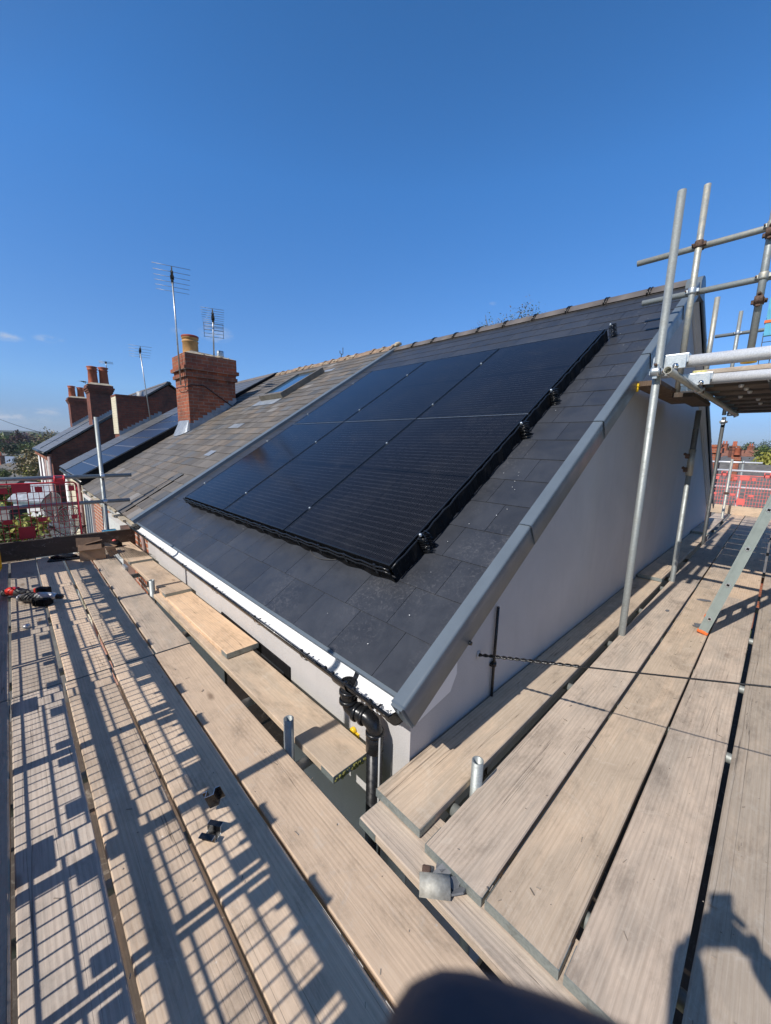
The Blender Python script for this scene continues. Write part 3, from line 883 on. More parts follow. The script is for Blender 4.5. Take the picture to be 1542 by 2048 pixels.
# broken timber and lead at the eaves
mb = MB()
for k in range(12):
    y = OY0+0.1+k*0.36
    mb.box((1.05+random.uniform(-.04, .04), y, 0.395+random.uniform(-.02, .02)), (0.12, 0.34, 0.03), R=Euler((random.uniform(-.1, .1), random.uniform(-.2, .1), 0)).to_matrix())
part(mb, 'eaves_board', M['mortar'], old)
mb = MB()
mb.path([(1.06, 5.66, .36), (1.06, 10.2, .35)], .05, 8)
part(mb, 'gutter', M['grey_paint'], old)
mb = MB()
mb.path([(1.1, 5.62, .30), (1.13, 5.62, 0.05), (1.14, 5.60, -.6), (1.14, 5.6, GZ)], .022, 8)
part(mb, 'soil_pipe', M['pink_pipe'], old)
def front_window(root, y0, y1, z0, z1, x=WX, bars=2):
    mb = MB(); t = .07
    mb.box2((x-.05, y0, z0), (x+.02, y0+t, z1)); mb.box2((x-.05, y1-t, z0), (x+.02, y1, z1))
    mb.box2((x-.048, y0+t, z0), (x+.02, y1-t, z0+t)); mb.box2((x-.048, y0+t, z1-t), (x+.02, y1-t, z1))
    for k in range(1, bars+1):
        yy = y0+(y1-y0)*k/(bars+1); mb.box2((x-.045, yy-.03, z0+t), (x+.02, yy+.03, z1-t))
    w = part(mb, 'window', M['upvc'], root)
    mb = MB(); mb.box2((x-.015, y0+.05, z0+.05), (x+.012, y1-.05, z1-.05)); sub(mb, 'pane', M['glass'], w, root)
    return w
# white boarded bay next to the scaffold
mb = MB(); mb.box2((WX-.14, 6.85, -2.4), (WX+.01, 8.15, 0.16)); bay = part(mb, 'white_bay', M['upvc'], old)
mb = MB(); mb.box2((WX-.15, 6.95, -1.6), (WX-.138, 7.5, -.45)); sub(mb, 'pane', M['glass'], bay, old)
mb = MB(); mb.tube((WX-.08, 8.55, .3), (WX-.08, 8.55, GZ), .045); part(mb, 'downpipe', M['black_plastic'], old)

# chimney on the party wall
ch = empty('chimney_stack', (2.95, 9.35, 1.5), label='broad red brick chimney stack with one buff pot and lead flashing', cat='chimney')
cx0, cx1, cy0, cy1 = 2.97, 4.03, 9.38, 10.22
mb = MB()
mb.box2((cx0, cy0, 0.9), (cx1, cy1, 2.84))
for (e, z0, z1) in ((0.045, 2.84, 2.915), (0.02, 2.915, 2.99), (0.075, 2.99, 3.065), (0.035, 3.065, 3.335)):
    mb.box2((cx0-e, cy0-e, z0), (cx1+e, cy1+e, z1))
part(mb, 'brickwork', M['brick'], ch)
mb = MB()
mb.hexa([(cx0-.03, cy0-.03, 3.336), (cx1+.03, cy0-.03, 3.336), (cx1+.03, cy1+.03, 3.336), (cx0-.03, cy1+.03, 3.336),
         (cx0+.16, cy0+.16, 3.43), (cx1-.12, cy0+.16, 3.40), (cx1-.12, cy1-.16, 3.40), (cx0+.16, cy1-.16, 3.43)])
for i in range(40):
    mb.ico((random.uniform(cx0, cx1), random.uniform(cy0, cy1), 3.35), random.uniform(.03, .07), 1, (1, 1, .6), .3)
part(mb, 'flaunching', M['mortar'], ch)
mb = MB(); pc = (cx0+.22, cy0+.36, 3.38)
mb.lathe(pc, [(.165, 0), (.160, .24), (.172, .25), (.172, .275), (.158, .28), (.158, .31), (.176, .32), (.176, .345)], seg=28)
po = part(mb, 'chimney_pot', M['buff'], ch)
mb = MB(); mb.lathe(pc, [(.176, .346), (.182, .36), (.182, .385), (.165, .395), (.12, .395), (.12, .2)], seg=28); sub(mb, 'rim', M['buff_rim'], po, ch)
mb = MB(); pv = (cx1-.20, cy0+.30, 3.36)
mb.lathe(pv, [(.075, 0), (.075, .07), (.083, .075), (.083, .085), (.075, .09), (.083, .10), (.083, .115), (.075, .12), (.083, .13), (.083, .145), (.075, .15), (.078, .19), (.0, .20)], seg=20)
part(mb, 'flue_vent', M['zinc'], ch)
# stepped lead along the near side and a round apron at the front
mb = MB()
zr = lambda x: 0.43 + (x-1.02)*(2.91/4.64)
x = cx0-.02
while x < cx1:
    e = min(x+.10, cx1+.01)
    mb.box2((x, cy0-.012, zr(x)-.12), (e, cy0+.002, zr(x)+.20))
    x = e
mb.box2((cx0-.014, cy0+.05, zr(cx0)-.1), (cx0, cy1, zr(cx0)+.22))
pts = []
for k in range(13):
    a = PI*k/12
    pts.append((cx0-.02-.20*math.sin(a), cy0+.42-.40*math.cos(a)))
for k in range(12):
    (xa, ya), (xb_, yb_) = pts[k], pts[k+1]
    mb.face([(xa, ya, zr(xa)+.03), (xb_, yb_, zr(xb_)+.03), (cx0-.005, cy0+.42+(yb_-cy0-.42)*.9, zr(cx0)+.25), (cx0-.005, cy0+.42+(ya-cy0-.42)*.9, zr(cx0)+.25)])
part(mb, 'flashing', M['lead'], ch)
mb = MB()
mb.path([(cx0-.06, cy0+.1, 2.62), (cx0-.07, cy0+.0, 2.60), (cx0+.05, cy0-.03, 2.66), (cx0+.32, cy0-.02, 2.68), (cx0+.42, cy0-.02, 2.62), (cx0+.95, cy0-.02, 2.28), (cx0+1.1, cy0-.03, 2.40)], .010, 6)
for z in (2.62, 2.98):
    mb.path([(cx0-.02, cy0+.62, z), (cx0-.09, cy0+.5, z), (cx0-.10, cy0+.1, z-.01), (cx0-.06, cy0-.06, z-.01), (cx0+.04, cy0-.10, z), (cx0+.10, cy0-.02, z-.01)], .008, 6)
ring = [(cx0-.05+.07*0+.0, cy0-.02-.05*math.sin(2*PI*k/16), 2.80+.17*math.cos(2*PI*k/16)) for k in range(17)]
mb.path(ring, .007, 6)
part(mb, 'aerial_cable', M['black_plastic'], ch)

def aerial(name, base, top, boom_dir, n, elem, spacing, label, dark=True, grid=False, z_up=0.05):
    root = empty(name, base, label=label, cat='aerial', group='television aerials on the terrace roofs')
    mb = MB(); mb.tube(base, top, .016, seg=10); part(mb, 'mast', M['steel_mast'], root)
    bd = Vector(boom_dir).normalized(); t = Vector(top)
    el = bd.cross(Vector((0, 0, 1))).normalized()
    c = t - Vector((0, 0, z_up))
    L = spacing*(n-1)
    mb = MB(); mb.tube(c-bd*L*.5, c+bd*L*.5, .012, seg=8); part(mb, 'boom', M['aerial_rod'], root)
    mb = MB()
    for k in range(n):
        p = c + bd*(k*spacing - L*.5) + Vector((0, 0, .014))
        mb.tube(p-el*elem/2, p+el*elem/2, .0042, seg=6)
    part(mb, 'elements', M['aerial_rod'], root)
    if dark:
        mb = MB(); mb.box(c-bd*L*.12, (.06, .06, .09), bev=.01)
        mb.box(c-bd*(L*.12), (.07, .07, .06), R=Matrix((bd, el, bd.cross(el))).transposed()); mb.box(c-bd*(L*.12), (L*.42, .05, .045), R=Matrix((bd, el, bd.cross(el))).transposed())
        part(mb, 'junction_box', M['aerial_dark'], root)
    if grid:
        mb = MB()
        for h in (-.16, -.08, 0, .08, .16):
            p = c + bd*L*.5 + Vector((0, 0, h)); mb.tube(p-el*elem*.5, p+el*elem*.5, .005, seg=6)
        for sgn in (-.48, .48):
            p = c + bd*L*.5 + el*elem*sgn; mb.tube(p-Vector((0, 0, .17)), p+Vector((0, 0, .17)), .005, seg=6)
        part(mb, 'reflector', M['aerial_dark'], root)
    return root
aerial('tv_aerial', (2.88, 9.55, 2.66), (2.83, 9.5, 4.88), (0.28, 0.95, 0), 6, .66, .29, 'tall television aerial with six rods strapped to the broad chimney stack', z_up=.12)
aerial('tv_aerial', (3.66, 9.62, 3.36), (3.68, 9.62, 4.36), (0.36, 0.93, 0), 11, .46, .17, 'grid television aerial rising beside the small metal flue vent', True, True, 0.18)

# ---- house with in-roof modules
NS, NL = slope_fn(1.02, 0.60, 5.66, 3.36)
NY0, NY1 = 10.42, 15.1
nh = empty('slate_terrace_house', (WX, NY0, GZ), label='terraced house with smooth slate roof and blue in-roof solar modules', cat='house')
mb = MB(); mb.prism([(WX, GZ), (10.1, GZ), (10.1, 0.5), (5.66, 3.10), (WX, 0.46)], (0, OY1+.001, 0), (1, 0, 0), (0, 0, 1), (0, 1.95, 0)); part(mb, 'wall', M['brick_old'], nh)
mb = MB(); mb.prism([(WX, GZ), (10.1, GZ), (10.1, 0.5), (5.66, 3.10), (WX, 0.46)], (0, 12.21, 0), (1, 0, 0), (0, 0, 1), (0, NY1-12.22, 0)); part(mb, 'painted_wall', M['brick_cream'], nh)
mb = MB()
slate_courses(mb, NS, NY0-.02, NY1, 0.0, NL-.02, 0.23, 0.33, 10.5, 10.66, 0.006, 0.006, 0.001)
o = part(mb, 'slates', M['slate'], nh)
def s3():
    k = random.uniform(.92, 1.08); return (0.115*k, 0.118*k, 0.125*k)
tint_islands(o, s3)
mb = MB(); mb.hexa([NS(0, NY0-.1, -.05), NS(0, NY1, -.05), NS(NL, NY1, -.05), NS(NL, NY0-.1, -.05), NS(0, NY0-.1, -.005), NS(0, NY1, -.005), NS(NL, NY1, -.005), NS(NL, NY0-.1, -.005)])
mb.hexa([(5.66, NY0-.1, 3.32), (10.2, NY0-.1, 0.6), (10.2, NY1, 0.6), (5.66, NY1, 3.32), (5.66, NY0-.1, 3.36), (10.2, NY0-.1, 0.64), (10.2, NY1, 0.64), (5.66, NY1, 3.36)])
part(mb, 'roof_deck', M['black_matt'], nh)
mb = MB(); mb.prism([(-0.13, -0.07), (-0.06, .02), (0.06, .02), (0.13, -0.07)], (5.66, NY0-.05, 3.37), (1, 0, 0), (0, 0, 1), (0, NY1-NY0, 0)); part(mb, 'ridge_tiles', M['ridge'], nh)
mb = MB(); roof_quad(mb, NS, -.02, NL, NY0-.17, NY0-.03, -.25, .045); roof_quad(mb, NS, -.02, 3.05, 12.86, 12.98, 0, .045); part(mb, 'flashing', M['black_matt'], nh)
mb = MB(); mb.path([(1.06, NY0-.1, .50), (1.06, NY1, .50)], .055, 8); part(mb, 'gutter', M['black_plastic'], nh)
mb = MB(); mb.tube((WX-.07, 12.15, .5), (WX-.07, 12.15, GZ), .05); part(mb, 'downpipe', M['pink_pipe'], nh)
mb = MB(); mb.tube((WX-.08, 14.9, .5), (WX-.08, 14.9, GZ), .055); part(mb, 'downpipe', M['upvc'], nh)
NR = Matrix.Rotation(-math.atan2(2.76, 4.64), 3, 'Y')
front_window(nh, 10.55, 11.75, -1.35, 0.12)
for k in range(4):
    c = NS(0.40+k*0.86, 11.64, .028)
    root = empty('solar_panel', c, NR, f"bluish in-roof solar panel, {['lowest', 'second from bottom', 'third from bottom', 'topmost'][k]} in the strip beside the broad chimney", 'solar panel', 'in-roof solar panels on the neighbouring house')
    mb = MB(); mb.box((0, 0, 0), (.84, 2.40, .03)); g = mb.build('glass', M['cells_blue']); g.parent = root
    mb = MB()
    for sg in (-1, 1): mb.box((0, sg*1.212, 0.002), (.855, .018, .034))
    for sg in (-1, 1): mb.box((sg*.4245, 0, 0.002), (.006, 2.40, .034))
    g = mb.build('frame', M['black_plastic']); g.parent = root

# stack without pots, painted white on its front
ws = empty('chimney_stack', (2.6, 15.2, 1.6), label='low potless brick stack with a white painted front edge', cat='chimney')
mb = MB(); mb.box2((2.62, 15.12, .9), (3.85, 15.9, 2.80)); mb.box2((2.595, 15.10, 2.80), (3.87, 15.92, 2.86)); part(mb, 'brickwork', M['brick_dark'], ws)
mb = MB(); mb.box2((2.60, 15.13, 1.62), (2.618, 15.88, 2.795)); part(mb, 'painted_front', M['brick_cream'], ws)
mb = MB(); mb.lathe((3.35, 15.4, 2.86), [(.10, 0), (.10, .17), (.0, .17)], seg=14); part(mb, 'capped_flue', M['grey_paint'], ws)
mb = MB()
for k in range(11):
    x = 2.62+k*.115; mb.box2((x, 15.095, .6+(x-1.02)*.595-.05), (x+.113, 15.118, .6+(x-1.02)*.595+.17))
part(mb, 'flashing', M['lead'], ws)
aerial('tv_aerial', (3.50, 15.0, 2.1), (3.36, 15.0, 4.28), (0.2, 0.98, 0), 5, .60, .46, 'television aerial on a leaning mast beside the potless stack')

# ---- far house beyond the gap: gable wall, two stacks
FS, FL = slope_fn(0.98, 0.86, 5.66, 4.10)
FY0, FY1 = 20.6, 30.0
fh = empty('far_gabled_house', (1.2, FY0, GZ), label='farther brick house with sooty gable wall and grey slate roof', cat='house')
mb = MB(); mb.prism([(1.2, GZ), (10.1, GZ), (10.1, .9), (5.66, 3.98), (1.2, .90)], (0, FY0, 0), (1, 0, 0), (0, 0, 1), (0, FY1-FY0, 0)); part(mb, 'wall', M['brick_dark'], fh)
mb = MB()
slate_courses(mb, FS, FY0-.12, FY1, 0.0, FL-.02, 0.25, 0.33, 20.5, 20.66, 0.008, 0.008, 0.004)
o = part(mb, 'slates', M['slate'], fh)
def s4():
    k = random.uniform(.85, 1.12); return (0.16*k, 0.16*k, 0.165*k)
tint_islands(o, s4)
mb = MB(); mb.hexa([FS(0, FY0-.1, -.05), FS(0, FY1, -.05), FS(FL, FY1, -.05), FS(FL, FY0-.1, -.05), FS(0, FY0-.1, -.005), FS(0, FY1, -.005), FS(FL, FY1, -.005), FS(FL, FY0-.1, -.005)])
mb.hexa([(5.66, FY0-.1, 4.06), (10.2, FY0-.1, 0.86), (10.2, FY1, 0.86), (5.66, FY1, 4.06), (5.66, FY0-.1, 4.10), (10.2, FY0-.1, 0.9), (10.2, FY1, 0.9), (5.66, FY1, 4.10)])
part(mb, 'roof_deck', M['ridge'], fh)
mb = MB(); mb.prism([(-0.13, -0.07), (-0.06, .03), (0.06, .03), (0.13, -0.07)], (5.66, FY0-.1, 4.12), (1, 0, 0), (0, 0, 1), (0, FY1-FY0, 0)); part(mb, 'ridge_tiles', M['ridge'], fh)
mb = MB(); roof_quad(mb, FS, 0.1, FL, 24.6, 24.75, 0.01, .05); part(mb, 'roof_strip', M['lead'], fh)
mb = MB(); mb.path([(1.0, FY0-.1, .80), (1.0, FY1, .80)], .07, 8); part(mb, 'gutter', M['black_plastic'], fh)
mb = MB(); mb.box2((1.03, FY0-.05, .55), (1.2, FY1, .80)); part(mb, 'eaves_corbel', M['brick'], fh)
for y, m, r in ((21.2, 'grey_paint', .06), (22.6, 'pink_pipe', .05), (24.5, 'upvc', .06), (27.5, 'upvc', .05)):
    mb = MB(); mb.tube((1.1, y, .75), (1.1, y, GZ), r); part(mb, 'downpipe', M[m], fh)
for y in (23.1, 25.6, 28.2):
    front_window(fh, y, y+1.1, -1.4, 0.25, 1.2)
mb = MB(); mb.tube((1.10, FY0-.12, .7), (1.10, FY0-.12, GZ), .05); part(mb, 'corner_pipe', M['pink_pipe'], fh)

def stack(name, x0, x1, y0, y1, zb, zt, pots, label, corb=3):
    root = empty(name, (x0, y0, zb), label=label, cat='chimney')
    mb = MB(); mb.box2((x0, y0, zb-.8), (x1, y1, zt-.32))
    for i in range(corb):
        e = .03*(i+1); mb.box2((x0-e, y0-e, zt-.32+i*.075), (x1+e, y1+e, zt-.32+(i+1)*.075-.001))
    mb.box2((x0-.05, y0-.05, zt-.095), (x1+.05, y1+.05, zt))
    part(mb, 'brickwork', M['brick_dark'], root)
    mb = MB(); mb.hexa([(x0-.04, y0-.04, zt+.001), (x1+.04, y0-.04, zt+.001), (x1+.04, y1+.04, zt+.001), (x0-.04, y1+.04, zt+.001), (x0+.1, y0+.1, zt+.09), (x1-.1, y0+.1, zt+.09), (x1-.1, y1-.1, zt+.09), (x0+.1, y1-.1, zt+.09)]); part(mb, 'flaunching', M['mortar'], root)
    for (px, py, h) in pots:
        mb = MB(); mb.lathe((px, py, zt+.05), [(.17, 0), (.15, h*.75), (.17, h*.77), (.17, h*.82), (.14, h*.84), (.19, h*.93), (.19, h*.97), (.10, h), (.0, h)], seg=18)
        part(mb, 'chimney_pot', M['terracotta'], root)
    mb = MB()
    n = 9
    for k in range(n):
        xx = x0+(x1-x0)*k/n; z = .86+(xx-.98)*.692
        mb.box2((xx, y0-.02, z-.1), (xx+(x1-x0)/n-.002, y0-.003, z+.22))
    part(mb, 'flashing', M['lead'], root)
    return root
stack('chimney_stack', 2.66, 3.46, 20.72, 21.7, 2.1, 3.70, [(2.86, 21.0, .72), (2.94, 21.45, .70), (3.26, 21.05, .74)], 'tall brick stack on the far gable with three red clay pots')
stack('chimney_stack', 2.72, 3.52, 28.6, 29.5, 2.2, 3.72, [(2.90, 28.9, .62), (3.30, 28.9, .58)], 'most distant brick stack carrying two red clay pots')
aerial('tv_aerial', (3.6, 28.6, 3.0), (3.52, 28.6, 4.7), (0.9, 0.4, 0), 4, .5, .2, 'small dark aerial beside the most distant stack')
aerial('tv_aerial', (3.40, 21.1, 4.4), (3.40, 21.1, 4.75), (0.2, 1, 0), 5, .5, .14, 'tiny aerial clamped above the three-pot stack')
# ------------------------------------------------------------------ scaffold boards
def board(c, L, w=0.225, t=0.038, ang=0.0, tilt=0.0, mat='wood', label='', group='', roll=0.0, bands=(1, 1), edge=False, hole=False, bandmat='band'):
    """root mesh = the board, local x along it; c = centre of its top face"""
    mb = MB()
    n = max(2, int(L/0.25)); r = 0.004
    sec = [(-w/2+r, -t/2), (w/2-r, -t/2), (w/2, -t/2+r), (w/2, t/2-r), (w/2-r, t/2), (-w/2+r, t/2), (-w/2, t/2-r), (-w/2, -t/2+r)]
    ph = random.random()*9
    prev = None
    for k in range(n+1):
        x = -L/2 + L*k/n
        dz = 0.0022*math.sin(ph+x*1.1); dy = 0.003*math.sin(ph*2+x*0.8)
        ring = [mb.bm.verts.new((x, y+dy+random.uniform(-.0009, .0009), z+dz)) for y, z in sec]
        if prev:
            for i in range(8):
                j = (i+1) % 8; mb.bm.faces.new((prev[i], prev[j], ring[j], ring[i]))
        else: mb.bm.faces.new(ring[::-1])
        prev = ring
    mb.bm.faces.new(prev)
    o = mb.build('scaffold_board', M[mat])
    R = Matrix.Rotation(ang, 4, 'Z') @ Matrix.Rotation(-tilt, 4, 'Y') @ Matrix.Rotation(roll, 4, 'X')
    o.matrix_world = Matrix.Translation(Vector(c)) @ R @ Matrix.Translation((0, 0, -t/2))
    tag(o, label, 'board', group)
    for sgn, on in zip((-1, 1), bands):
        if not on: continue
        mb = MB()
        x = sgn*(L/2)
        dz = 0.0022*math.sin(ph+x*1.1); dy = 0.003*math.sin(ph*2+x*0.8)
        a, b = -w/2-.0012+dy, w/2+.0012+dy
        # hoop iron wrapped round the end, nailed on both edges
        mb.box2((x, a, -t/2+.001+dz), (x+sgn*.0016, b, t/2-.0006+dz))
        for yy in (a, b):
            mb.box2((x-sgn*.09, yy-.0008, -t/2+.004+dz), (x+sgn*.0016, yy+.0008, t/2-.004+dz))
        q = mb.build('end_band', M[bandmat]); q.parent = o
    return o
GL = 'boards of the eaves side deck'; GG = 'boards of the gable side deck'; GH = 'loose boards along the front wall'
rowL = [((-.372, -.144), 'outermost row by the side toe board'), ((-.131, .083), 'second row in from its toe board'), ((.097, .319), 'middle row'), ((.333, .560), 'fourth row in from its toe board'), ((.575, .800), 'row nearest the house wall')]
mats = ['wood', 'wood_grey', 'wood', 'wood', 'wood_warm']
mats2 = ['wood_grey', 'wood', 'wood', 'wood', 'wood']
for i, ((a, b), nm) in enumerate(rowL):
    a0, b0 = a, b
    board(((a+b)/2, .86, 0), 3.90, b-a, ang=PI/2+random.uniform(-.0012, .0012), mat=mats[i], label=f'eaves side deck board, {nm}, near length', group=GL)
    s = [(-.372, -.146), (-.128, .086), (.101, .325), (.346, .572), (.586, .806)][i]
    board(((s[0]+s[1])/2, 4.475, -.001), 3.30, s[1]-s[0], ang=PI/2+random.uniform(-.002, .002), mat=mats2[i], label=f'eaves side deck board, {nm}, far length', group=GL)
# boards between deck and wall, shingled over each other
def board_pts(A, B, w, mat, label, group, **k):
    A = Vector(A); B = Vector(B); d = B-A
    return board((A+B)/2, d.length, w, ang=math.atan2(d.y, d.x), tilt=math.atan2(d.z, math.hypot(d.x, d.y)), mat=mat, label=label, group=group, **k)
board_pts((.985, 1.19, 0.0), (.955, 4.25, -.004), .225, 'wood', 'lowest loose board by the front wall, its mossy end beside the black downpipe', GH)
board_pts((1.018, 2.42, .042), (1.005, 4.30, .005), .222, 'wood_warm', 'orange loose board by the front wall, lying over the lowest one', GH)
board_pts((1.01, 3.80, .046), (.985, 5.75, .008), .225, 'wood_warm', 'loose board by the front wall between the orange one and the wire mesh', GH)
board_pts((.985, 5.10, .050), (.96, 6.7, .03), .235, 'wood', 'farthest loose board by the front wall, under the wire mesh', GH)
mb = MB()
for i in range(50):
    mb.ico((.985+random.uniform(-.10, .11), 1.186, -.018+random.uniform(-.016, .010)), random.uniform(.004, .010), 1, (1, .5, .8), .3)
mo = mb.build('moss', M['moss']); mo_par = [q for q in bpy.data.objects if q.get('label', '').startswith('lowest loose board')][0]
mo.parent = mo_par; mo.matrix_parent_inverse = mo_par.matrix_world.inverted()

# gable side deck, a board thickness higher
ZR = .045
rowR = [((.478, .706), 'first row out from the wall gap'), ((.240, .464), 'second row out from the wall gap'), ((.006, .226), 'third row out from the wall gap'), ((-.236, -.014), 'fourth row out from the wall gap'), ((-.475, -.248), 'fifth row out from the wall gap'), ((-.72, -.49), 'outermost row of the wide deck')]
mr = ['wood_grey', 'wood', 'wood_grey', 'wood', 'wood_warm', 'wood']
for i, ((a, b), nm) in enumerate(rowR):
    x = [.922, .926, .929, .932, .935, .93][i]
    ends = [5.10, 5.09, 4.955, 5.06, 5.0, 5.1][i]
    if i >= 5:                                # outer row starts past the picture
        pass
    board(((x+ends)/2, (a+b)/2, ZR), ends-x-.004, b-a, ang=random.uniform(-.0012, .0012), mat=mr[i], label=f'gable side deck board, {nm}, near length', group=GG)
    e2 = ends+3.9
    board(((ends+e2)/2, (a+b)/2+.004, ZR+.001), e2-ends-.004, b-a, ang=random.uniform(-.002, .002), mat=mr[(i+2) % 6], label=f'gable side deck board, {nm}, middle length', group=GG)
    board(((e2+11.9)/2, (a+b)/2, ZR), 11.9-e2-.004, b-a, ang=random.uniform(-.002, .002), mat=mr[(i+1) % 6], label=f'gable side deck board, {nm}, last length', group=GG)
GW = 'boards in the gap against the gable wall'
board_pts((.945, .872, ZR), (5.05, .872, ZR), .236, 'wood', 'near board against the gable wall, half in its shade', GW)
board_pts((4.93, .872, ZR+.040), (8.6, .872, ZR+.004), .225, 'wood', 'middle board against the gable wall, lapped over the near one', GW)
board_pts((8.45, .872, ZR+.042), (11.8, .872, ZR+.006), .225, 'wood_grey', 'far board against the gable wall in deep shade', GW)
# packing board under the board ends
def pack():
    o = board_pts((.955, .965, .005), (.945, -1.2, .005), .232, 'wood_grey', 'knotty packing board laid across under the board ends', 'packing')
    if 'group' in o: del o['group']
pack()
# rusty sheet metal cap and stones at the corner coupler
cp = empty('scaffold_coupler', (.86, .59, .0), label='dull curved coupler cap lying on the packing board beside slate chips', cat='coupler')
mb = MB()
d = Vector((.045, -.045, .0)).normalized()
pts = []
for k in range(9):
    a = PI*(k/8)
    pts.append((math.cos(a)*.034, math.sin(a)*.034))
ax = Vector((.75, .66, 0)).normalized(); al = Vector((.66, -.75, 0)).normalized()
c0 = Vector((.855, .615, .010))
A = [mb.bm.verts.new(c0 - al*.045 + ax*u + Vector((0, 0, v))) for u, v in pts]; B = [mb.bm.verts.new(c0 + al*.055 + ax*u*1.05 + Vector((0, 0, v*1.05))) for u, v in pts]
for i in range(8):
    f = mb.bm.faces.new((A[i], A[i+1], B[i+1], B[i])); f.smooth = True
A2 = [mb.bm.verts.new(c0 - al*.045 + ax*u*.9 + Vector((0, 0, v*.9))) for u, v in pts]; B2 = [mb.bm.verts.new(c0 + al*.055 + ax*u*.95 + Vector((0, 0, v*.95))) for u, v in pts]
for i in range(8):
    mb.bm.faces.new((A2[i+1], A2[i], B2[i], B2[i+1]))
    mb.bm.faces.new((A[i], A2[i], A2[i+1], A[i+1])); mb.bm.faces.new((B[i+1], B2[i+1], B2[i], B[i]))
part(mb, 'cap', M['cap_metal'], cp)
mb = MB(); mb.box(c0+ax*.042-al*.02+Vector((0, 0, .01)), (.03, .03, .012), R=Matrix.Rotation(.6, 3, 'Z'), bev=.004)
part(mb, 'flap', M['rust'], cp)
chips = [((.895, .612, .012), .045), ((.915, .585, .014), .05), ((.90, .555, .012), .04), ((.925, .63, .016), .035), ((.905, .57, .022), .03)]
for k, (p, s) in enumerate(chips):
    mb = MB()
    n = 6; poly = [(s*random.uniform(.6, 1)*math.cos(2*PI*i/n), s*random.uniform(.5, .9)*math.sin(2*PI*i/n)) for i in range(n)]
    mb.prism(poly, (0, 0, 0), (1, 0, 0), (0, 1, 0), (0, 0, .006))
    o = mb.build('slate_chip', M['chip']); o.location = p; o.rotation_euler = (random.uniform(-.5, .5), random.uniform(-.4, .6), random.random()*6)
    tag(o, 'grey slate chip among the heap beside the coupler cap', 'slate chip', 'slate chips on the packing board')

# added lower lift boards, coloured dark to keep the deck gaps dark
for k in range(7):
    board((-.42+.235*k, 2.4, -2.02), 7.6, .225, ang=PI/2, mat='wood_dark', label='added dark board of a lower scaffold lift, darkening the deck gaps', group='boards of the lower lift', bands=(0, 0))
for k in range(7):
    board((6.4, .86-.24*k, -2.02), 11.0, .225, mat='wood_dark', label='added dark board of a lower scaffold lift, darkening the deck gaps', group='boards of the lower lift', bands=(0, 0))

# ------------------------------------------------------------------ tubes and couplers
def coupler_mesh(mb, bolt, c, dirs, r=.0242):
    """two collars back to back, with their bolts"""
    c = Vector(c)
    a, b = [Vector(q).normalized() for q in dirs]
    off = a.cross(b)
    for d, sg in ((a, 0), (b, 1)):
        cc = c if sg == 0 else dirs_off(c, a, b)
        mb.lathe(cc - d*.026, [(r+.0005, 0), (r+.007, .001), (r+.008, .012), (r+.008, .040), (r+.007, .051), (r+.0005, .052)], tuple(d), 18)
    return off
def dirs_off(c, a, b): return c
TUBES = []
def tube_thing(name, p0, p1, mat, label, group=None, couplers=(), hollow=True, cmat='zinc', r=.0242, foot=None, foot_at=None, cat='scaffold tube'):
    root = empty(name, p0, label=label, cat=cat, group=group)
    mb = MB(); mb.tube(p0, p1, r, seg=20, hollow=.004 if hollow else 0, caps=not hollow)
    part(mb, 'tube', M[mat], root)
    A = Vector(p0); D = (Vector(p1)-A).normalized()
    for cpl in couplers:
        t, od, offv = cpl[:3]
        cm = cpl[3] if len(cpl) > 3 else cmat
        c = A + D*t if isinstance(t, (int, float)) else Vector(t)
        od = Vector(od).normalized(); offv = Vector(offv)
        mb = MB()
        mb.lathe(c - D*.026, [(r+.0004, 0), (r+.006, .0005), (r+.0075, .012), (r+.0075, .040), (r+.006, .0515), (r+.0004, .052)], tuple(D), 18)
        c2 = c+offv
        mb.lathe(c2 - od*.026, [(r+.0004, 0), (r+.006, .0005), (r+.0075, .012), (r+.0075, .040), (r+.006, .0515), (r+.0004, .052)], tuple(od), 18)
        if offv.length > .01:
            mb.box((c+c2)/2, (.03, .03, .05))
        # flaps and bolts
        s1 = D.cross(offv if offv.length > .01 else od).normalized()
        s2 = od.cross(offv if offv.length > .01 else D).normalized()
        for cc, ss, dd in ((c, s1, D), (c2, s2, od)):
            for sg in (-1, 1):
                q = cc + ss*sg*(r+.013)
                fr = Matrix((ss, dd, ss.cross(dd))).transposed()
                mb.box(q, (.020, .030, .022), R=fr, bev=.003)
        cp = part(mb, 'coupler', M[cm], root)
        for cc, ss, dd in ((c, s1, D), (c2, s2, od)):
            mb = MB()
            q = cc + ss*(r+.017); nrm = ss.cross(dd)
            mb.tube(q - nrm*.034, q + nrm*.034, .0055, seg=8)
            mb.lathe(q + nrm*.018, [(.0105, 0), (.0105, .010), (0, .010)], tuple(nrm), 6)
            b = mb.build('bolt', M['rust'])
            b.data.transform(Matrix.Translation(-Vector(root.location))); b.parent = cp
    return root
GS = 'scaffold standards'; GR_ = 'scaffold guard rails'; GT = 'transoms under the decks'
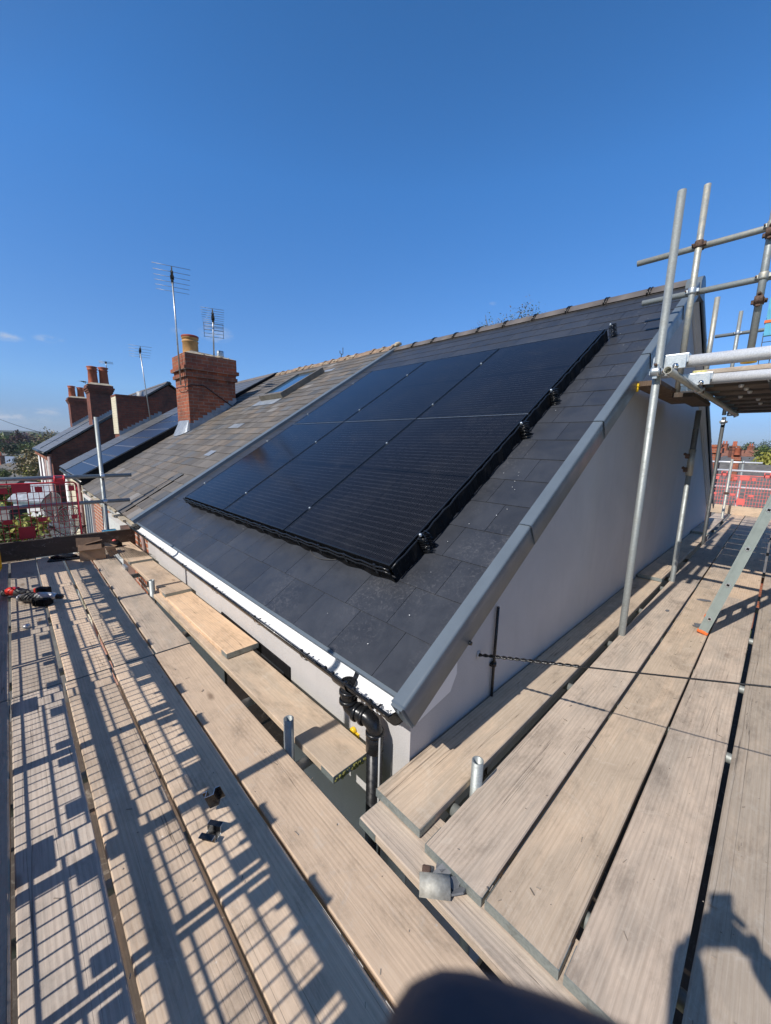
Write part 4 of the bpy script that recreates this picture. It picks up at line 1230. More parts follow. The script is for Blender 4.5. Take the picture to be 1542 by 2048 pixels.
# -- gable side standards
tube_thing('scaffold_standard', (3.24, .695, -2.2), (3.24, .695, 3.075), 'tube', 'tall bright standard in front of the gable, open topped', GS, [(4.17, (0, 1, 0), (-.05, 0, 0))])
tube_thing('scaffold_standard', (4.28, .748, 1.95), (4.28, .748, 3.575), 'tube_old', 'paint spattered standard crossing both high guard rails near the roof', GS,
           [((4.28, .748, 3.137), (0, 1, 0), (.052, 0, 0), 'rust'), ((4.28, .748, 2.78), (0, 1, 0), (.052, 0, 0))])
tube_thing('scaffold_standard', (5.07, .685, -2.2), (5.07, .685, 1.86), 'tube', 'shorter standard with sleeve joint below the high platform', GS, [])
sl_ = empty('sleeve_coupler', (5.07, .685, 1.20), label='brass coloured sleeve coupler joining the shorter standard', cat='coupler')
mb = MB(); mb.tube((5.07, .685, 1.20), (5.07, .685, 1.47), .031, seg=18); part(mb, 'sleeve', M['tube_old'], sl_)
for z in (1.26, 1.40):
    mb = MB(); mb.tube((5.045, .735, z), (5.045, .665+.05, z), .009, seg=8); mb.box((5.03, .715, z), (.04, .035, .05), bev=.006)
    mb.ico((5.02, .735, z+.02), .016, 1, (1, 1, 1), .2)
    part(mb, 'bolt', M['rust'], sl_)
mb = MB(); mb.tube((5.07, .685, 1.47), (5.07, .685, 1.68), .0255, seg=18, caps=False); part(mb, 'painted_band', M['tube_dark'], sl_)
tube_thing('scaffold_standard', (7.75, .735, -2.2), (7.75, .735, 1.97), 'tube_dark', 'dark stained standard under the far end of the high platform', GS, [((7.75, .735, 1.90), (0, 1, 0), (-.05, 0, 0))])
tube_thing('scaffold_standard', (5.60, .748, 2.0), (5.60, .748, 3.075), 'tube_old', 'cream spattered standard rising behind the high platform, free topped', GS, [])
tube_thing('scaffold_standard', (10.9, .79, -2.2), (10.9, .79, 1.32), 'tube_old', 'short weathered standard in front of the faded red guards', GS, [((10.9, .79, .60), (0, 1, 0), (.05, 0, 0), 'rust')])
# -- high guard rails
tube_thing('guard_rail', (4.332, 1.20, 3.137), (4.332, -1.4, 3.137), 'tube_old', 'upper high guard rail ending above the roof slates', GR_, [])
tube_thing('guard_rail', (4.332, 1.12, 2.78), (4.332, -1.4, 2.78), 'tube', 'lower high guard rail ending above the roof slates', GR_, [])
tube_thing('scaffold_standard', (4.282, .315, 2.15), (4.282, .315, 3.6), 'tube', 'thick standard on the high platform at the picture edge', GS,
           [((4.282, .315, 3.137), (0, 1, 0), (.05, 0, 0), 'tube_old'), ((4.282, .315, 3.07), (0, 1, 0), (-.05, 0, 0), 'rust'), ((4.282, .315, 2.78), (0, 1, 0), (.05, 0, 0), 'tube_old'), ((4.282, .315, 2.60), (0, 1, 0), (-.05, 0, 0), 'rust')])
mb = MB(); mb.lathe((4.282, .315, 2.149), [(0, 0), (.05, 0), (.05, .012), (.028, .03), (.026, .05)], (0, 0, 1), 18); o = mb.build('base_socket', M['yellow'], origin=(4.282, .315, 2.149)); tag(o, 'orange yellow socket at the base of the thick standard', 'socket')
# -- the high platform
hp = empty('aluminium_beam', (3.34, .64, 2.03), label='polished aluminium beam nearest the camera under the high platform', cat='beam')
def alu_beam(root, x, y0, z, k=1.0, r=.040):
    mb = MB(); mb.tube((x, y0, z), (x, -1.5, z), r, seg=24); part(mb, 'tube', M['tube_bright'], root)
    mb = MB()
    mb.box((x-.004, y0+.03*k, z+.020), (.094, .15*k, .062), bev=.008, seg=2)
    mb.box((x-.004, y0+.105*k, z-.02), (.086, .10*k, .142*k), bev=.006)
    mb.box((x-.053, y0+.060*k, z-.004), (.008, .19*k, .085*k), bev=.003)
    part(mb, 'end_bracket', M['zinc'], root)
    for dy, dz in ((.09, -.055), (.02, -.028), (.13, .0)):
        mb = MB()
        mb.tube((x-.075, y0+dy*k, z+dz*k), (x+.03, y0+dy*k, z+dz*k), .007, seg=8)
        mb.lathe((x-.066, y0+dy*k, z+dz*k), [(0, -.010), (.012, -.010), (.012, 0), (.018, 0), (.018, .003)], (1, 0, 0), 6)
        part(mb, 'bolt', M['chrome'], root)
alu_beam(hp, 3.34, .585, 2.040)
hp2 = empty('aluminium_beam', (4.1, .55, 2.02), label='second aluminium beam along the edge of the high platform boards', cat='beam')
alu_beam(hp2, 4.10, .54, 2.022)
tube_thing('platform_transom', (3.12, .615, 1.962), (7.25, .560, 1.962), 'tube_old', 'open ended tube pointing at the camera below the high platform', None,
           [((4.22, .60, 1.962), (0, 1, 0), (0, 0, .05)), ((7.05, .563, 1.962), (0, 0, 1), (0, .05, 0))], cat='scaffold tube')
GP = 'boards of the high platform'
names = ['chipped yellow end', 'first behind', 'second behind', 'third behind', 'fourth behind', 'fifth behind', 'sixth behind', 'seventh behind', 'eighth behind', 'ninth behind', 'tenth behind', 'eleventh behind', 'twelfth behind', 'thirteenth behind', 'fourteenth behind', 'last']
for k in range(16):
    x = 4.30 + k*.247
    lab = 'high platform board with chipped yellow end, just above the second beam' if k == 0 else (f'high platform board, {names[k]} the chipped yellow one, its underside showing' if k < 15 else 'high platform board farthest from the camera, its underside against the sky')
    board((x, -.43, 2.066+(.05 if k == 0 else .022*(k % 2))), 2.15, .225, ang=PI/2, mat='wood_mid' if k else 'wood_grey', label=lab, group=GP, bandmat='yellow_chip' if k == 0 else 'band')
board((4.53, -.62, 2.112), 1.95, .225, ang=PI/2, mat='wood', label='upper board lying doubled on the high platform behind the chipped yellow one', group=GP, bandmat='yellow_chip')
for k in range(3):                                            # tubes across below the platform boards
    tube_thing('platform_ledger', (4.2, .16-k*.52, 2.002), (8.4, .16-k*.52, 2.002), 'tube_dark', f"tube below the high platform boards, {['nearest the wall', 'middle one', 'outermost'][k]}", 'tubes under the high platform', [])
sb = empty('bolt_row', (4.6, .2, 2.02), label='row of bolt heads painted white for sun glints below the high platform boards', cat='bolts')
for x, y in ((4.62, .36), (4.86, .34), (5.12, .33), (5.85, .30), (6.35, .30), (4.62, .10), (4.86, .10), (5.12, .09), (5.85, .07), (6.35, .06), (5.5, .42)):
    mb = MB(); mb.lathe((x, y, 2.028), [(0, -.026), (.015, -.022), (.019, -.008), (.019, 0)], (0, 0, 1), 12); part(mb, 'bolt_head', M['bolt_glint'], sb)
# short boards at the gable, under the near beam
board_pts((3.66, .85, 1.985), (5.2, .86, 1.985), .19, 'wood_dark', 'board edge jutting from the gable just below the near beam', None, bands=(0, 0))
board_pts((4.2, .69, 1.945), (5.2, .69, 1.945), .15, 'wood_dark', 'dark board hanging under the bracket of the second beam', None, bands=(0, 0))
mb = MB(); mb.tube((3.64, .90, 1.905), (3.64, .90, 1.965), .010, seg=10); mb.box((3.64, .90, 1.955), (.03, .022, .022)); o = mb.build('board_clip', M['yellow'], origin=(3.60, .90, 1.88)); tag(o, 'yellow board clip hanging beside the tall bright standard', 'clip')
# structure behind the platform: guard rails, blue gate, mesh panel
tube_thing('guard_rail', (7.80, 1.0, 3.16), (7.80, -1.4, 3.16), 'tube', 'upper rail at the rear of the high platform', GR_, [])
tube_thing('guard_rail', (7.80, .985, 2.80), (7.80, -1.4, 2.80), 'tube', 'lower rail at the rear of the high platform', GR_, [])
tube_thing('scaffold_standard', (7.75, .742, 2.0), (7.75, .742, 3.45), 'tube', 'short standard holding the rear rails of the high platform', GS, [((7.75, .742, 3.16), (0, 1, 0), (.05, 0, 0)), ((7.75, .742, 2.80), (0, 1, 0), (.05, 0, 0))])
gt = empty('ladder_gate', (4.4, .2, 2.1), label='light blue steel ladder gate at the right picture edge', cat='gate')
mb = MB()
mb.box2((4.38, .262, 2.36), (4.42, .215, 2.64)); mb.box2((4.382, .21, 2.585), (4.418, -.4, 2.635)); mb.box2((4.382, .21, 2.36), (4.418, -.4, 2.41)); mb.box2((4.384, .02, 2.412), (4.416, -.03, 2.582))
part(mb, 'gate_frame', M['blue_paint'], gt)
mb = MB(); mb.box2((4.375, .27, 2.455), (4.425, .205, 2.475)); part(mb, 'hinge', M['orange'], gt)
wm = empty('mesh_guard', (7.84, .3, 2.2), label='thin grey wire mesh panel at the rear of the high platform', cat='mesh panel')
mb = MB()
for k in range(14): mb.tube((7.84, .47-.11*k, 2.30), (7.84, .47-.11*k, 3.12), .005, seg=6)
for k in range(9): mb.tube((7.84, .47, 2.30+.10*k), (7.84, -.97, 2.30+.10*k), .005, seg=6)
part(mb, 'wires', M['tube_dark'], wm)

# -- stubs and tubes between deck and wall
tube_thing('scaffold_standard', (.828, 1.484, -2.2), (.828, 1.484, .142), 'tube', 'cut off standard poking up beside the front wall boards near the downpipe', GS, [])
tube_thing('scaffold_standard', (.842, 4.03, -2.2), (.842, 4.03, .130), 'tube', 'cut off standard poking up beside the front wall boards, farther one', GS, [])
tube_thing('scaffold_standard', (1.274, .722, -2.2), (1.274, .722, .152), 'tube', 'cut off standard poking up between the gable boards and deck', GS, [])
for k, y in enumerate((1.40, 2.0, 3.10, 4.10, 4.9)):
    tube_thing('transom', (-.62, y, -.064), (1.06, y, -.064), 'tube', f"transom under the eaves side deck, {['nearest', 'second', 'third', 'fourth', 'farthest'][k]} from the camera", GT, [])
for k, x in enumerate((1.155, 2.36, 3.15, 4.05, 4.92, 5.35, 6.5, 7.9, 9.4, 10.8)):
    tube_thing('transom', (x, .80 if k < 1 else .86, -.020), (x, -1.1, -.020), 'tube', f"transom under the gable side deck, {['nearest', 'second', 'third', 'fourth', 'fifth', 'sixth', 'seventh', 'eighth', 'ninth', 'farthest'][k]} from the camera", GT, [])
tube_thing('ledger', (.80, -1.2, -.113), (.80, 6.6, -.113), 'tube', 'ledger running along the inner side below the eaves side deck', None, [])
tube_thing('ledger', (.9, .745, -.07), (11.9, .745, -.07), 'tube', 'ledger running along the gable below the deck gap', None, [])

# ------------------------------------------------------------------ guards
def bars(mb, x0, x1, y0, y1, nx, ny, w=.0065, d=.010):
    for i in range(nx+1):
        x = x0+(x1-x0)*i/nx; mb.box(((x), (y0+y1)/2, 0), (w, y1-y0, d))
    for j in range(ny+1):
        y = y0+(y1-y0)*j/ny
        mb.box(((x0+x1)/2, y, .001), (x1-x0, w, d-.003))
def guard_mesh(name, mat, W=1.05, Ht=.85):
    """brick guard in its own plane: local x across, y up, z thickness; returns root and parts"""
    root = empty('brick_guard', (0, 0, 0))
    mb = MB()
    hw = W/2; nt = .05
    bars(mb, -hw+.012, -nt, .03, Ht-.03, 9, 10); bars(mb, nt, hw-.012, .03, Ht-.03, 9, 10)
    bars(mb, -nt+.004, nt-.004, .30, Ht-.03, 1, 6)
    # rounded outer rim, with the notch at the bottom
    rim = []
    def arc(cx, cy, r, a0, a1):
        for k in range(6):
            a = a0+(a1-a0)*k/5; rim.append((cx+r*math.cos(a), cy+r*math.sin(a), 0))
    r = .05
    arc(hw-r, Ht-r, r, 0, PI/2); arc(-hw+r, Ht-r, r, PI/2, PI); arc(-hw+.02, .02, .02, PI, 1.5*PI)
    rim += [(-nt, 0, 0), (-nt, .20, 0), (nt, .20, 0), (nt, 0, 0)]
    arc(hw-.02, .02, .02, 1.5*PI, 2*PI)
    rim.append(rim[0])
    mb.path(rim, .010, 6)
    # solid blocks
    mb.box((0, Ht-.055, 0), (.17, .10, .016), bev=.004)
    mb.box((0, .25, 0), (.15, .15, .016), bev=.004)
    for x in (-.155, .155): mb.box((x, Ht-.075, 0), (.07, .07, .018), bev=.004)
    for x in (-.155, .155): mb.box((x, .40, 0), (.085, .055, .018), bev=.004)
    for x in (-hw+.055, hw-.055):
        mb.box((x, Ht-.075, 0), (.06, .07, .018), bev=.004); mb.box((x, .40, 0), (.06, .055, .018), bev=.004); mb.box((x, .05, 0), (.06, .07, .018), bev=.004)
    for x in (-nt-.05, nt+.05): mb.box((x, .05, 0), (.075, .075, .018), bev=.004)
    g = mb.build('grid', mat); g.parent = root
    for x in (-.36, .36):
        mb = MB()
        mb.box((x, Ht+.015, .0), (.11, .07, .016), bev=.004)
        for dx in (-.045, .045):
            pts = [(x+dx, Ht+.02, 0), (x+dx, Ht+.055, -.004), (x+dx, Ht+.085, .02), (x+dx, Ht+.085, .06), (x+dx, Ht+.06, .084), (x+dx, Ht+.02, .084)]
            mb.path(pts, .010, 6)
        mb.box((x, Ht+.088, .04), (.09, .008, .04), bev=.002); mb.box((x, Ht+.04, -.002), (.10, .012, .012))
        h = mb.build('hook', mat); h.parent = root
    return root
GB = 'red brick guards round the deck'
GRd = {}
def place_guard(proto, o, loc, right, label, group):
    if o is None: o = copy_tree(proto)
    x = Vector(right).normalized(); y = Vector((0, 0, 1)); z = x.cross(y)
    o.matrix_world = Matrix.Translation(Vector(loc)) @ Matrix((x, y, z)).transposed().to_4x4()
    tag(o, label, 'brick guard', group)
gp = guard_mesh('brick_guard', M['red'])
first = [gp]
def nxt():
    return first.pop() if first else None
# far end of the eaves side deck
place_guard(gp, nxt(), (.052, 6.355, .035), (1, 0, 0), 'red brick guard closing the far deck end, in front of the dishes', GB)
place_guard(gp, nxt(), (-1.01, 6.355, .035), (1, 0, 0), 'red brick guard at the far left corner, cut by the picture edge', GB)
# along the sunny side (outside the frame, seen by the shadows they throw)
for k, y in enumerate((-.53, .54, 1.62, 2.69, 3.77, 4.84)):
    place_guard(gp, nxt(), (-.405, y, .03), (0, -1, 0), f"red brick guard on the sunny side rail, {['nearest', 'second', 'third', 'fourth', 'fifth', 'last'][k]} along the deck", GB)
gf = guard_mesh('brick_guard', M['red_faded'])
first.append(gf)
for k, y in enumerate((.60, -.47)):
    place_guard(gf, nxt(), (12.0, y, .09), (0, -1, 0), f"sun faded red brick guard at the end of the gable deck, {['left', 'right'][k]} one", 'faded guards at the end of the gable deck')
# rails
tube_thing('guard_rail', (-2.2, 6.40, .935), (1.20, 6.40, .95), 'tube', 'upper rail at the far end of the eaves side deck', GR_, [])
tube_thing('guard_rail', (-2.2, 6.40, .60), (1.155, 6.40, .60), 'tube', 'lower rail at the far end of the eaves side deck', GR_, [])
tube_thing('scaffold_standard', (.868, 6.445, -2.2), (.868, 6.445, 1.725), 'tube', 'corner standard at the far end of the eaves side deck', GS, [((.868, 6.445, .946), (1, 0, 0), (0, -.045, 0)), ((.868, 6.445, .60), (1, 0, 0), (0, -.045, 0))])
mb = MB(); mb.box((.875, 6.36, .185), (.16, .09, .05), bev=.008); o = mb.build('base_bracket', M['blue_paint'], origin=(.875, 6.36, .18)); tag(o, 'blue grey bracket clamping the far toe board to the corner standard', 'bracket')
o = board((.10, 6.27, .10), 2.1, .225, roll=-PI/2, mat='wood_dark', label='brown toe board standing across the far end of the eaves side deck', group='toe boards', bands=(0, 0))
for z, nm in ((.935, 'upper'), (.60, 'lower')):
    tube_thing('guard_rail', (-.455, -1.6, z), (-.455, 6.7, z), 'tube', f'{nm} rail along the sunny side of the eaves deck', GR_, [])
for k, y in enumerate((-1.1, 1.50, 4.12, 6.5)):
    tube_thing('scaffold_standard', (-.505, y, -2.2), (-.505, y, 1.9), 'tube', f"standard on the sunny side of the eaves deck, {['nearest', 'second', 'third', 'farthest'][k]}", GS, [((-.505, y, .935), (0, 1, 0), (.05, 0, 0)), ((-.505, y, .60), (0, 1, 0), (.05, 0, 0))])
board((-.385, .86, .112), 3.9, .225, ang=PI/2, roll=PI/2, mat='wood_grey', label='toe board along the sunny side, near length', group='toe boards')
board((-.385, 4.45, .112), 3.3, .225, ang=PI/2, roll=PI/2, mat='wood', label='toe board along the sunny side, far length', group='toe boards')
for z, nm in ((1.045, 'upper'), (.66, 'lower')):
    tube_thing('guard_rail', (12.055, 1.15, z), (12.055, -1.6, z), 'tube_bright', f'{nm} shiny rail behind the faded red guards', GR_, [])
tube_thing('guard_rail', (12.9, 1.5, 1.22), (12.9, .38, 1.22), 'tube_bright', 'short shiny tube beyond the faded red guards', GR_, [])
tube_thing('scaffold_standard', (12.9, .72, -2.2), (12.9, .72, 1.26), 'tube', 'thin standard holding the short shiny tube beyond the guards', GS, [((12.9, .72, 1.22), (0, 1, 0), (.05, 0, 0))])
board((11.93, .2, ZR+.10), 2.0, .20, ang=PI/2, roll=PI/2, mat='wood', label='toe board across the end of the gable side deck', group='toe boards')
# ladder standing on the deck
ld = empty('ladder', (3.74, .27, ZR), label='grey ladder with orange foot leaning up to the high platform', cat='ladder')
LT = Vector((0, -.235, 1.0)).normalized(); LN = LT.cross(Vector((1, 0, 0))).normalized()
LR = Matrix((Vector((1, 0, 0)), LN, LT)).transposed()
for sx, x in ((0, 3.74), (1, 4.13)):
    mb = MB(); Ll = 2.9
    b = Vector((x, .27, ZR+.012))
    mb.box(b + LT*(Ll/2+.02), (.024, .058, Ll), R=LR, bev=.003)
    for sg in (-1, 1): mb.box(b + LT*(Ll/2+.02) + LN*sg*.024 + Vector((-.010, 0, 0)), (.010, .013, Ll), R=LR)
    st = part(mb, 'stile', M['grp'], ld)
    mb = MB()
    for k in range(9):
        c = b + LT*(.13+k*.30)
        mb.box(c + Vector((-.0135, 0, 0)), (.003, .030, .030), R=LR @ Matrix.Rotation(.78, 3, 'X'), bev=.001)
    sub(mb, 'rung_socket', M['zinc'], st, ld)
    mb = MB()
    for k in range(9):
        c = b + LT*(.13+k*.30)
        mb.box(c + Vector((-.0155, 0, 0)), (.002, .015, .015), R=LR)
    sub(mb, 'socket_hole', M['black_matt'], st, ld)
    mb = MB(); mb.box(b + LT*.008, (.034, .070, .026), R=LR, bev=.005); part(mb, 'foot', M['orange'], ld)
for k in range(9):
    c = Vector((3.74, .27, ZR+.012)) + LT*(.13+k*.30)
    mb = MB(); mb.box(c+Vector((.195, 0, 0)), (.366, .030, .030), R=LR, bev=.004); part(mb, 'rung', M['grp'], ld)
# chips of slate by the ladder foot
for k, (x, y, s) in enumerate(((3.90, .31, .05), (3.86, .33, .03), (4.62, .36, .07), (4.05, .55, .03), (3.92, .29, .03))):
    mb = MB(); n = 5; poly = [(s*random.uniform(.6, 1)*math.cos(2*PI*i/n), s*random.uniform(.4, .7)*math.sin(2*PI*i/n)) for i in range(n)]
    mb.prism(poly, (0, 0, 0), (1, 0, 0), (0, 1, 0), (0, 0, .005)); o = mb.build('slate_chip', M['chip']); o.location = (x, y, ZR+.004); o.rotation_euler = (.08, .05, k)
    tag(o, 'grey slate chip lying on the gable deck near the ladder foot', 'slate chip', 'slate chips near the ladder')
# tie wire from the gable wall to the outer rail
tw = empty('tie_wire', (1.68, .99, .35), label='taut black tie wire running from the gable wall across the deck', cat='wire')
A = Vector((1.683, 1.0, .352)); Bp = Vector((1.735, -.065, .690)); D = Bp-A; E = A + D*1.9
mb = MB(); mb.path([A + D*(1.9*i/24) + Vector((0, 0, -.012*math.sin(PI*i/24))) for i in range(25)], .0032, 6); part(mb, 'wire', M['black_plastic'], tw)
mb = MB(); fd = D.normalized(); ux = fd.cross(Vector((0, 0, 1))).normalized(); uy = fd.cross(ux)
for ph in (0, PI):
    pts = []
    for i in range(90):
        t = i/89
        w = .0055*(1-.4*t)
        pts.append(A + D*(.46*t) + ux*w*math.cos(ph+t*46) + uy*w*math.sin(ph+t*46) + Vector((0, 0, -.012*math.sin(PI*t*.24))))
    mb.path(pts, .0042, 6)
part(mb, 'twisted_end', M['black_plastic'], tw)
mb = MB(); mb.ico(A-Vector((0, .004, 0)), .02, 2, (1, .35, 1), .3); part(mb, 'wall_plug', M['render'], tw)
# ------------------------------------------------------------------ things lying on the deck
def hat_profile(t=.0022):
    """open U with outward flanges, as a closed outline"""
    o = [(-.034, .030), (-.034, .0275), (-.017, .0275), (-.017, .0), (.017, .0), (.017, .0275), (.034, .0275), (.034, .030), (.0148, .030), (.0148, .0022), (-.0148, .0022), (-.0148, .030)]
    return o
def end_clamp(loc, rot, label):
    root = empty('panel_clamp', loc, rot, label, 'clamp'); root.scale = (1.05, 1.05, 1.05)
    mb = MB(); mb.prism([(u, v) for u, v in hat_profile()], (0, 0, 0), (1, 0, 0), (0, 0, 1), (0, .05, 0)); o = mb.build('profile', M['black_plastic']); o.parent = root
    mb = MB()
    for y in (-.0012, .0502): mb.prism(hat_profile(), (0, y, 0), (1, 0, 0), (0, 0, 1), (0, .001, 0))
    o = mb.build('cut_end', M['zinc']); o.parent = root
    return root
end_clamp((.435, 1.372, .027), (PI/2*1.0, .35, 2.55), 'black module clamp lying on its side, upper of the pair on the boards')
end_clamp((.405, 1.262, .0), (0.0, 0, .62), 'black module clamp standing on its base, lower of the pair on the boards')

TR = math.atan2(-.69, .72)
def local_root(name, loc, rot, label, cat): return empty(name, loc, rot, label, cat)
def lp(mb, name, mat, root):
    o = mb.build(name, mat); o.parent = root; return o
# red cutting tool
t1 = local_root('cordless_saw', (-.03, 4.63, 0), (0, 0, TR), 'red and black cordless saw with pale blade lying on the boards', 'power tool')
mb = MB(); mb.path([(-.17, 0, .05), (-.13, 0, .055), (-.05, .0, .06), (.02, .0, .055)], .03, 14, radii=[.026, .036, .034, .026]); lp(mb, 'body', M['tool_grey'], t1)
mb = MB(); mb.ico((-.115, 0, .062), .05, 3, (1.25, .85, .8)); mb.box((-.09, .0, .088), (.05, .05, .02), bev=.008, seg=2); lp(mb, 'housing', M['tool_red'], t1)
mb = MB(); mb.path([(.02, 0, .055), (.08, .01, .05), (.14, .015, .05)], .021, 12); lp(mb, 'handle', M['tool_grey'], t1)
mb = MB(); mb.box((.155, .012, .062), (.10, .07, .075), bev=.016, seg=3); lp(mb, 'battery', M['black_matt'], t1)
mb = MB(); mb.box((.105, .012, .072), (.035, .055, .05), bev=.01, seg=2); lp(mb, 'battery_seat', M['tool_red'], t1)
mb = MB(); mb.prism([(-.29, .0), (-.20, -.014), (-.185, -.014), (-.185, .014), (-.20, .014)], (0, 0, .035), (1, 0, 0), (0, 1, 0), (0, 0, .002)); lp(mb, 'blade', M['zinc'], t1)
mb = MB(); mb.lathe((-.20, 0, .045), [(0, 0), (.030, 0), (.034, .012), (.034, .035), (.026, .04)], (1, 0, 0), 16); lp(mb, 'shoe', M['tool_grey'], t1)
# grey drill in front
t2 = local_root('cordless_drill', (.045, 4.42, 0), (0, 0, TR+.05), 'grey and black cordless drill with silver gearbox in front of the red saw', 'power tool')
mb = MB(); mb.path([(-.15, 0, .045), (-.11, 0, .047), (-.03, 0, .05), (.0, 0, .05)], .03, 14, radii=[.027, .038, .042, .040]); lp(mb, 'body', M['tool_grey'], t2)
mb = MB(); mb.lathe((-.16, 0, .045), [(0, -.004), (.022, -.004), (.030, 0), (.032, .012), (.028, .016)], (1, 0, 0), 18); lp(mb, 'chuck_ring', M['tool_silver'], t2)
mb = MB(); mb.path([(.0, 0, .055), (.05, 0, .062), (.13, 0, .062), (.165, 0, .06)], .03, 14, radii=[.040, .036, .034, .026]); lp(mb, 'gearbox', M['tool_silver'], t2)
mb = MB(); mb.box((.075, -.045, .032), (.125, .075, .06), bev=.01, seg=2)
for k in range(5): mb.box((.03+k*.022, -.086, .034), (.010, .008, .045), bev=.002)
lp(mb, 'battery', M['black_matt'], t2)
mb = MB(); mb.path([(.165, 0, .06), (.20, 0, .058), (.215, .0, .057)], .02, 12, radii=[.024, .022, .012]); lp(mb, 'nose', M['black_plastic'], t2)
mb = MB()
for k in range(4):
    x = -.1+k*.035
    mb.path([(x+.05*math.sin(a)-.02, .045*math.cos(a), .048+.045*math.sin(a)) for a in [PI*i/8 for i in range(9)]], .0035, 6)
lp(mb, 'wrist_cord', M['black_matt'], t2)
# small round cap
mb = MB(); mb.lathe((0, 0, 0), [(0, 0), (.020, 0), (.024, .008), (.024, .024), (.018, .030), (0, .031)], (0, 0, 1), 20)
o = mb.build('round_cap', M['tool_silver']); o.location = (-.045, 3.86, 0); tag(o, 'small round silver cap standing alone on the boards', 'cap')
# cardboard box
bx = local_root('cardboard_box', (.60, 5.72, 0), (0, 0, TR*.35+.15), 'torn open brown cardboard box with dark flaps at the deck end', 'box')
mb = MB(); w, d, h, t = .25, .17, .145, .004
mb.box((0, -d/2, h/2), (w, t, h)); mb.box((0, d/2, h/2), (w, t, h)); mb.box((-w/2+t/2, 0, h/2), (t, d-t*1.1, h)); mb.box((w/2-t/2, 0, h/2), (t, d-t*1.1, h)); mb.box((0, 0, t/2), (w-2.2*t, d-1.2*t, t)); lp(mb, 'body', M['cardboard'], bx)
mb = MB()
mb.box((-.02, -d/2-.0, h+.02), (w*.9, .10, t), R=Matrix.Rotation(.55, 3, 'X')); mb.box((-.03, d/2-.02, h+.05), (w*.95, .12, t), R=Matrix.Rotation(.9, 3, 'X') @ Matrix.Rotation(.15, 3, 'Y'))
mb.box((.02, 0.02, h+.055), (w*.7, .16, t), R=Matrix.Rotation(-.15, 3, 'X') @ Matrix.Rotation(-.2, 3, 'Y'))
lp(mb, 'flap', M['cardboard_in'], bx)
mb = MB()
pr = [mb.bm.verts.new(p) for p in ((w/2, -d/2, h), (w/2+.10, -d/2+.02, h-.01), (w/2+.12, -d/2+.03, h-.11), (w/2+.04, -d/2+.0, .01))]
mb.bm.faces.new(pr)
pr = [mb.bm.verts.new(p) for p in ((w/2, -d/2, h), (w/2, d/2, h+.02), (w/2+.13, d/2-.03, h-.03), (w/2+.10, -d/2+.02, h-.01))]
mb.bm.faces.new(pr)
o = lp(mb, 'torn_flap', M['cardboard'], bx)
so = o.modifiers.new('t', 'SOLIDIFY'); so.thickness = .004
# dark film and bag next to it
mb = MB(); mb.path([(.22, 5.93, .03), (.30, 5.90, .035), (.40, 5.87, .03), (.46, 5.85, .025)], .03, 10, radii=[.015, .036, .036, .02]); mb.box((.34, 5.86, .012), (.30, .12, .02), R=Matrix.Rotation(-.2, 3, 'Z'), bev=.006)
o = mb.build('plastic_film', M['black_plastic'], origin=(.34, 5.88, 0)); tag(o, 'crumpled black plastic film left of the cardboard box', 'film')
bg = empty('tool_bag', (.92, 6.0, 0), label='small black bag with a pink top behind the box', cat='bag')
mb = MB(); mb.ico((.88, 6.02, .06), .075, 3, (1.0, .9, .8), .12); part(mb, 'body', M['black_matt'], bg)
mb = MB(); mb.ico((.87, 6.02, .125), .022, 2, (1, 1, .7), .1); part(mb, 'top', M['red_faded'], bg)
# offcut of wire mesh
wmz = empty('wire_mesh_offcut', (.9, 5.5, .05), label='bent offcut of fine black wire mesh over the farthest loose board', cat='wire mesh')
mb = MB()
def sag(u, v): return Vector((.70+.42*u, 5.22+.52*v, .062+.035*math.sin(u*5)*v+.03*(1-u)*(1-u)-.05*max(0, .35-u)))
for i in range(19): mb.path([sag(i/18, j/8) for j in range(9)], .0016, 4, caps=False)
for j in range(19): mb.path([sag(i/8, j/18) for i in range(9)], .0016, 4, caps=False)
part(mb, 'wires', M['aerial_dark'], wmz)
mb = MB(); mb.box((.805, 5.05, -.02), (.03, .16, .10), R=Matrix.Rotation(.1, 3, 'Y')); o = mb.build('joist_hanger', M['zinc'], origin=(.805, 5.05, 0)); tag(o, 'bright strip of bent metal under the wire mesh edge', 'metal strip')
# yellow rimmed red barrier at the left edge
br = empty('safety_barrier', (-.30, 5.9, 0), label='red safety barrier with yellow rim cut by the left picture edge', cat='barrier')
mb = MB()
poly = [(-.42, .10), (-.36, .03), (.30, .03), (.37, .10), (.37, .62), (.30, .70), (-.36, .70), (-.42, .62)]
bd = Vector((-.45, .89, 0)).normalized()
b0 = Vector((-.40, 5.75, .04))
mb.prism(poly, b0, tuple(bd), (0, 0, 1), tuple(Vector((.89, .45, 0))*.03)); part(mb, 'panel', M['red'], br)
mb = MB(); mb.path([b0+bd*u+Vector((0, 0, v))+Vector((.0135, .007, 0)) for u, v in poly+poly[:1]], .022, 10); part(mb, 'rim', M['yellow'], br)
mb = MB(); mb.box2(tuple(b0+bd*-.2+Vector((-.05, -.05, .0))), tuple(b0+bd*-.2+Vector((.06, .06, .03)))); mb.box2(tuple(b0+bd*.2+Vector((-.05, -.05, .0))), tuple(b0+bd*.2+Vector((.06, .06, .03)))); part(mb, 'foot', M['black_plastic'], br)

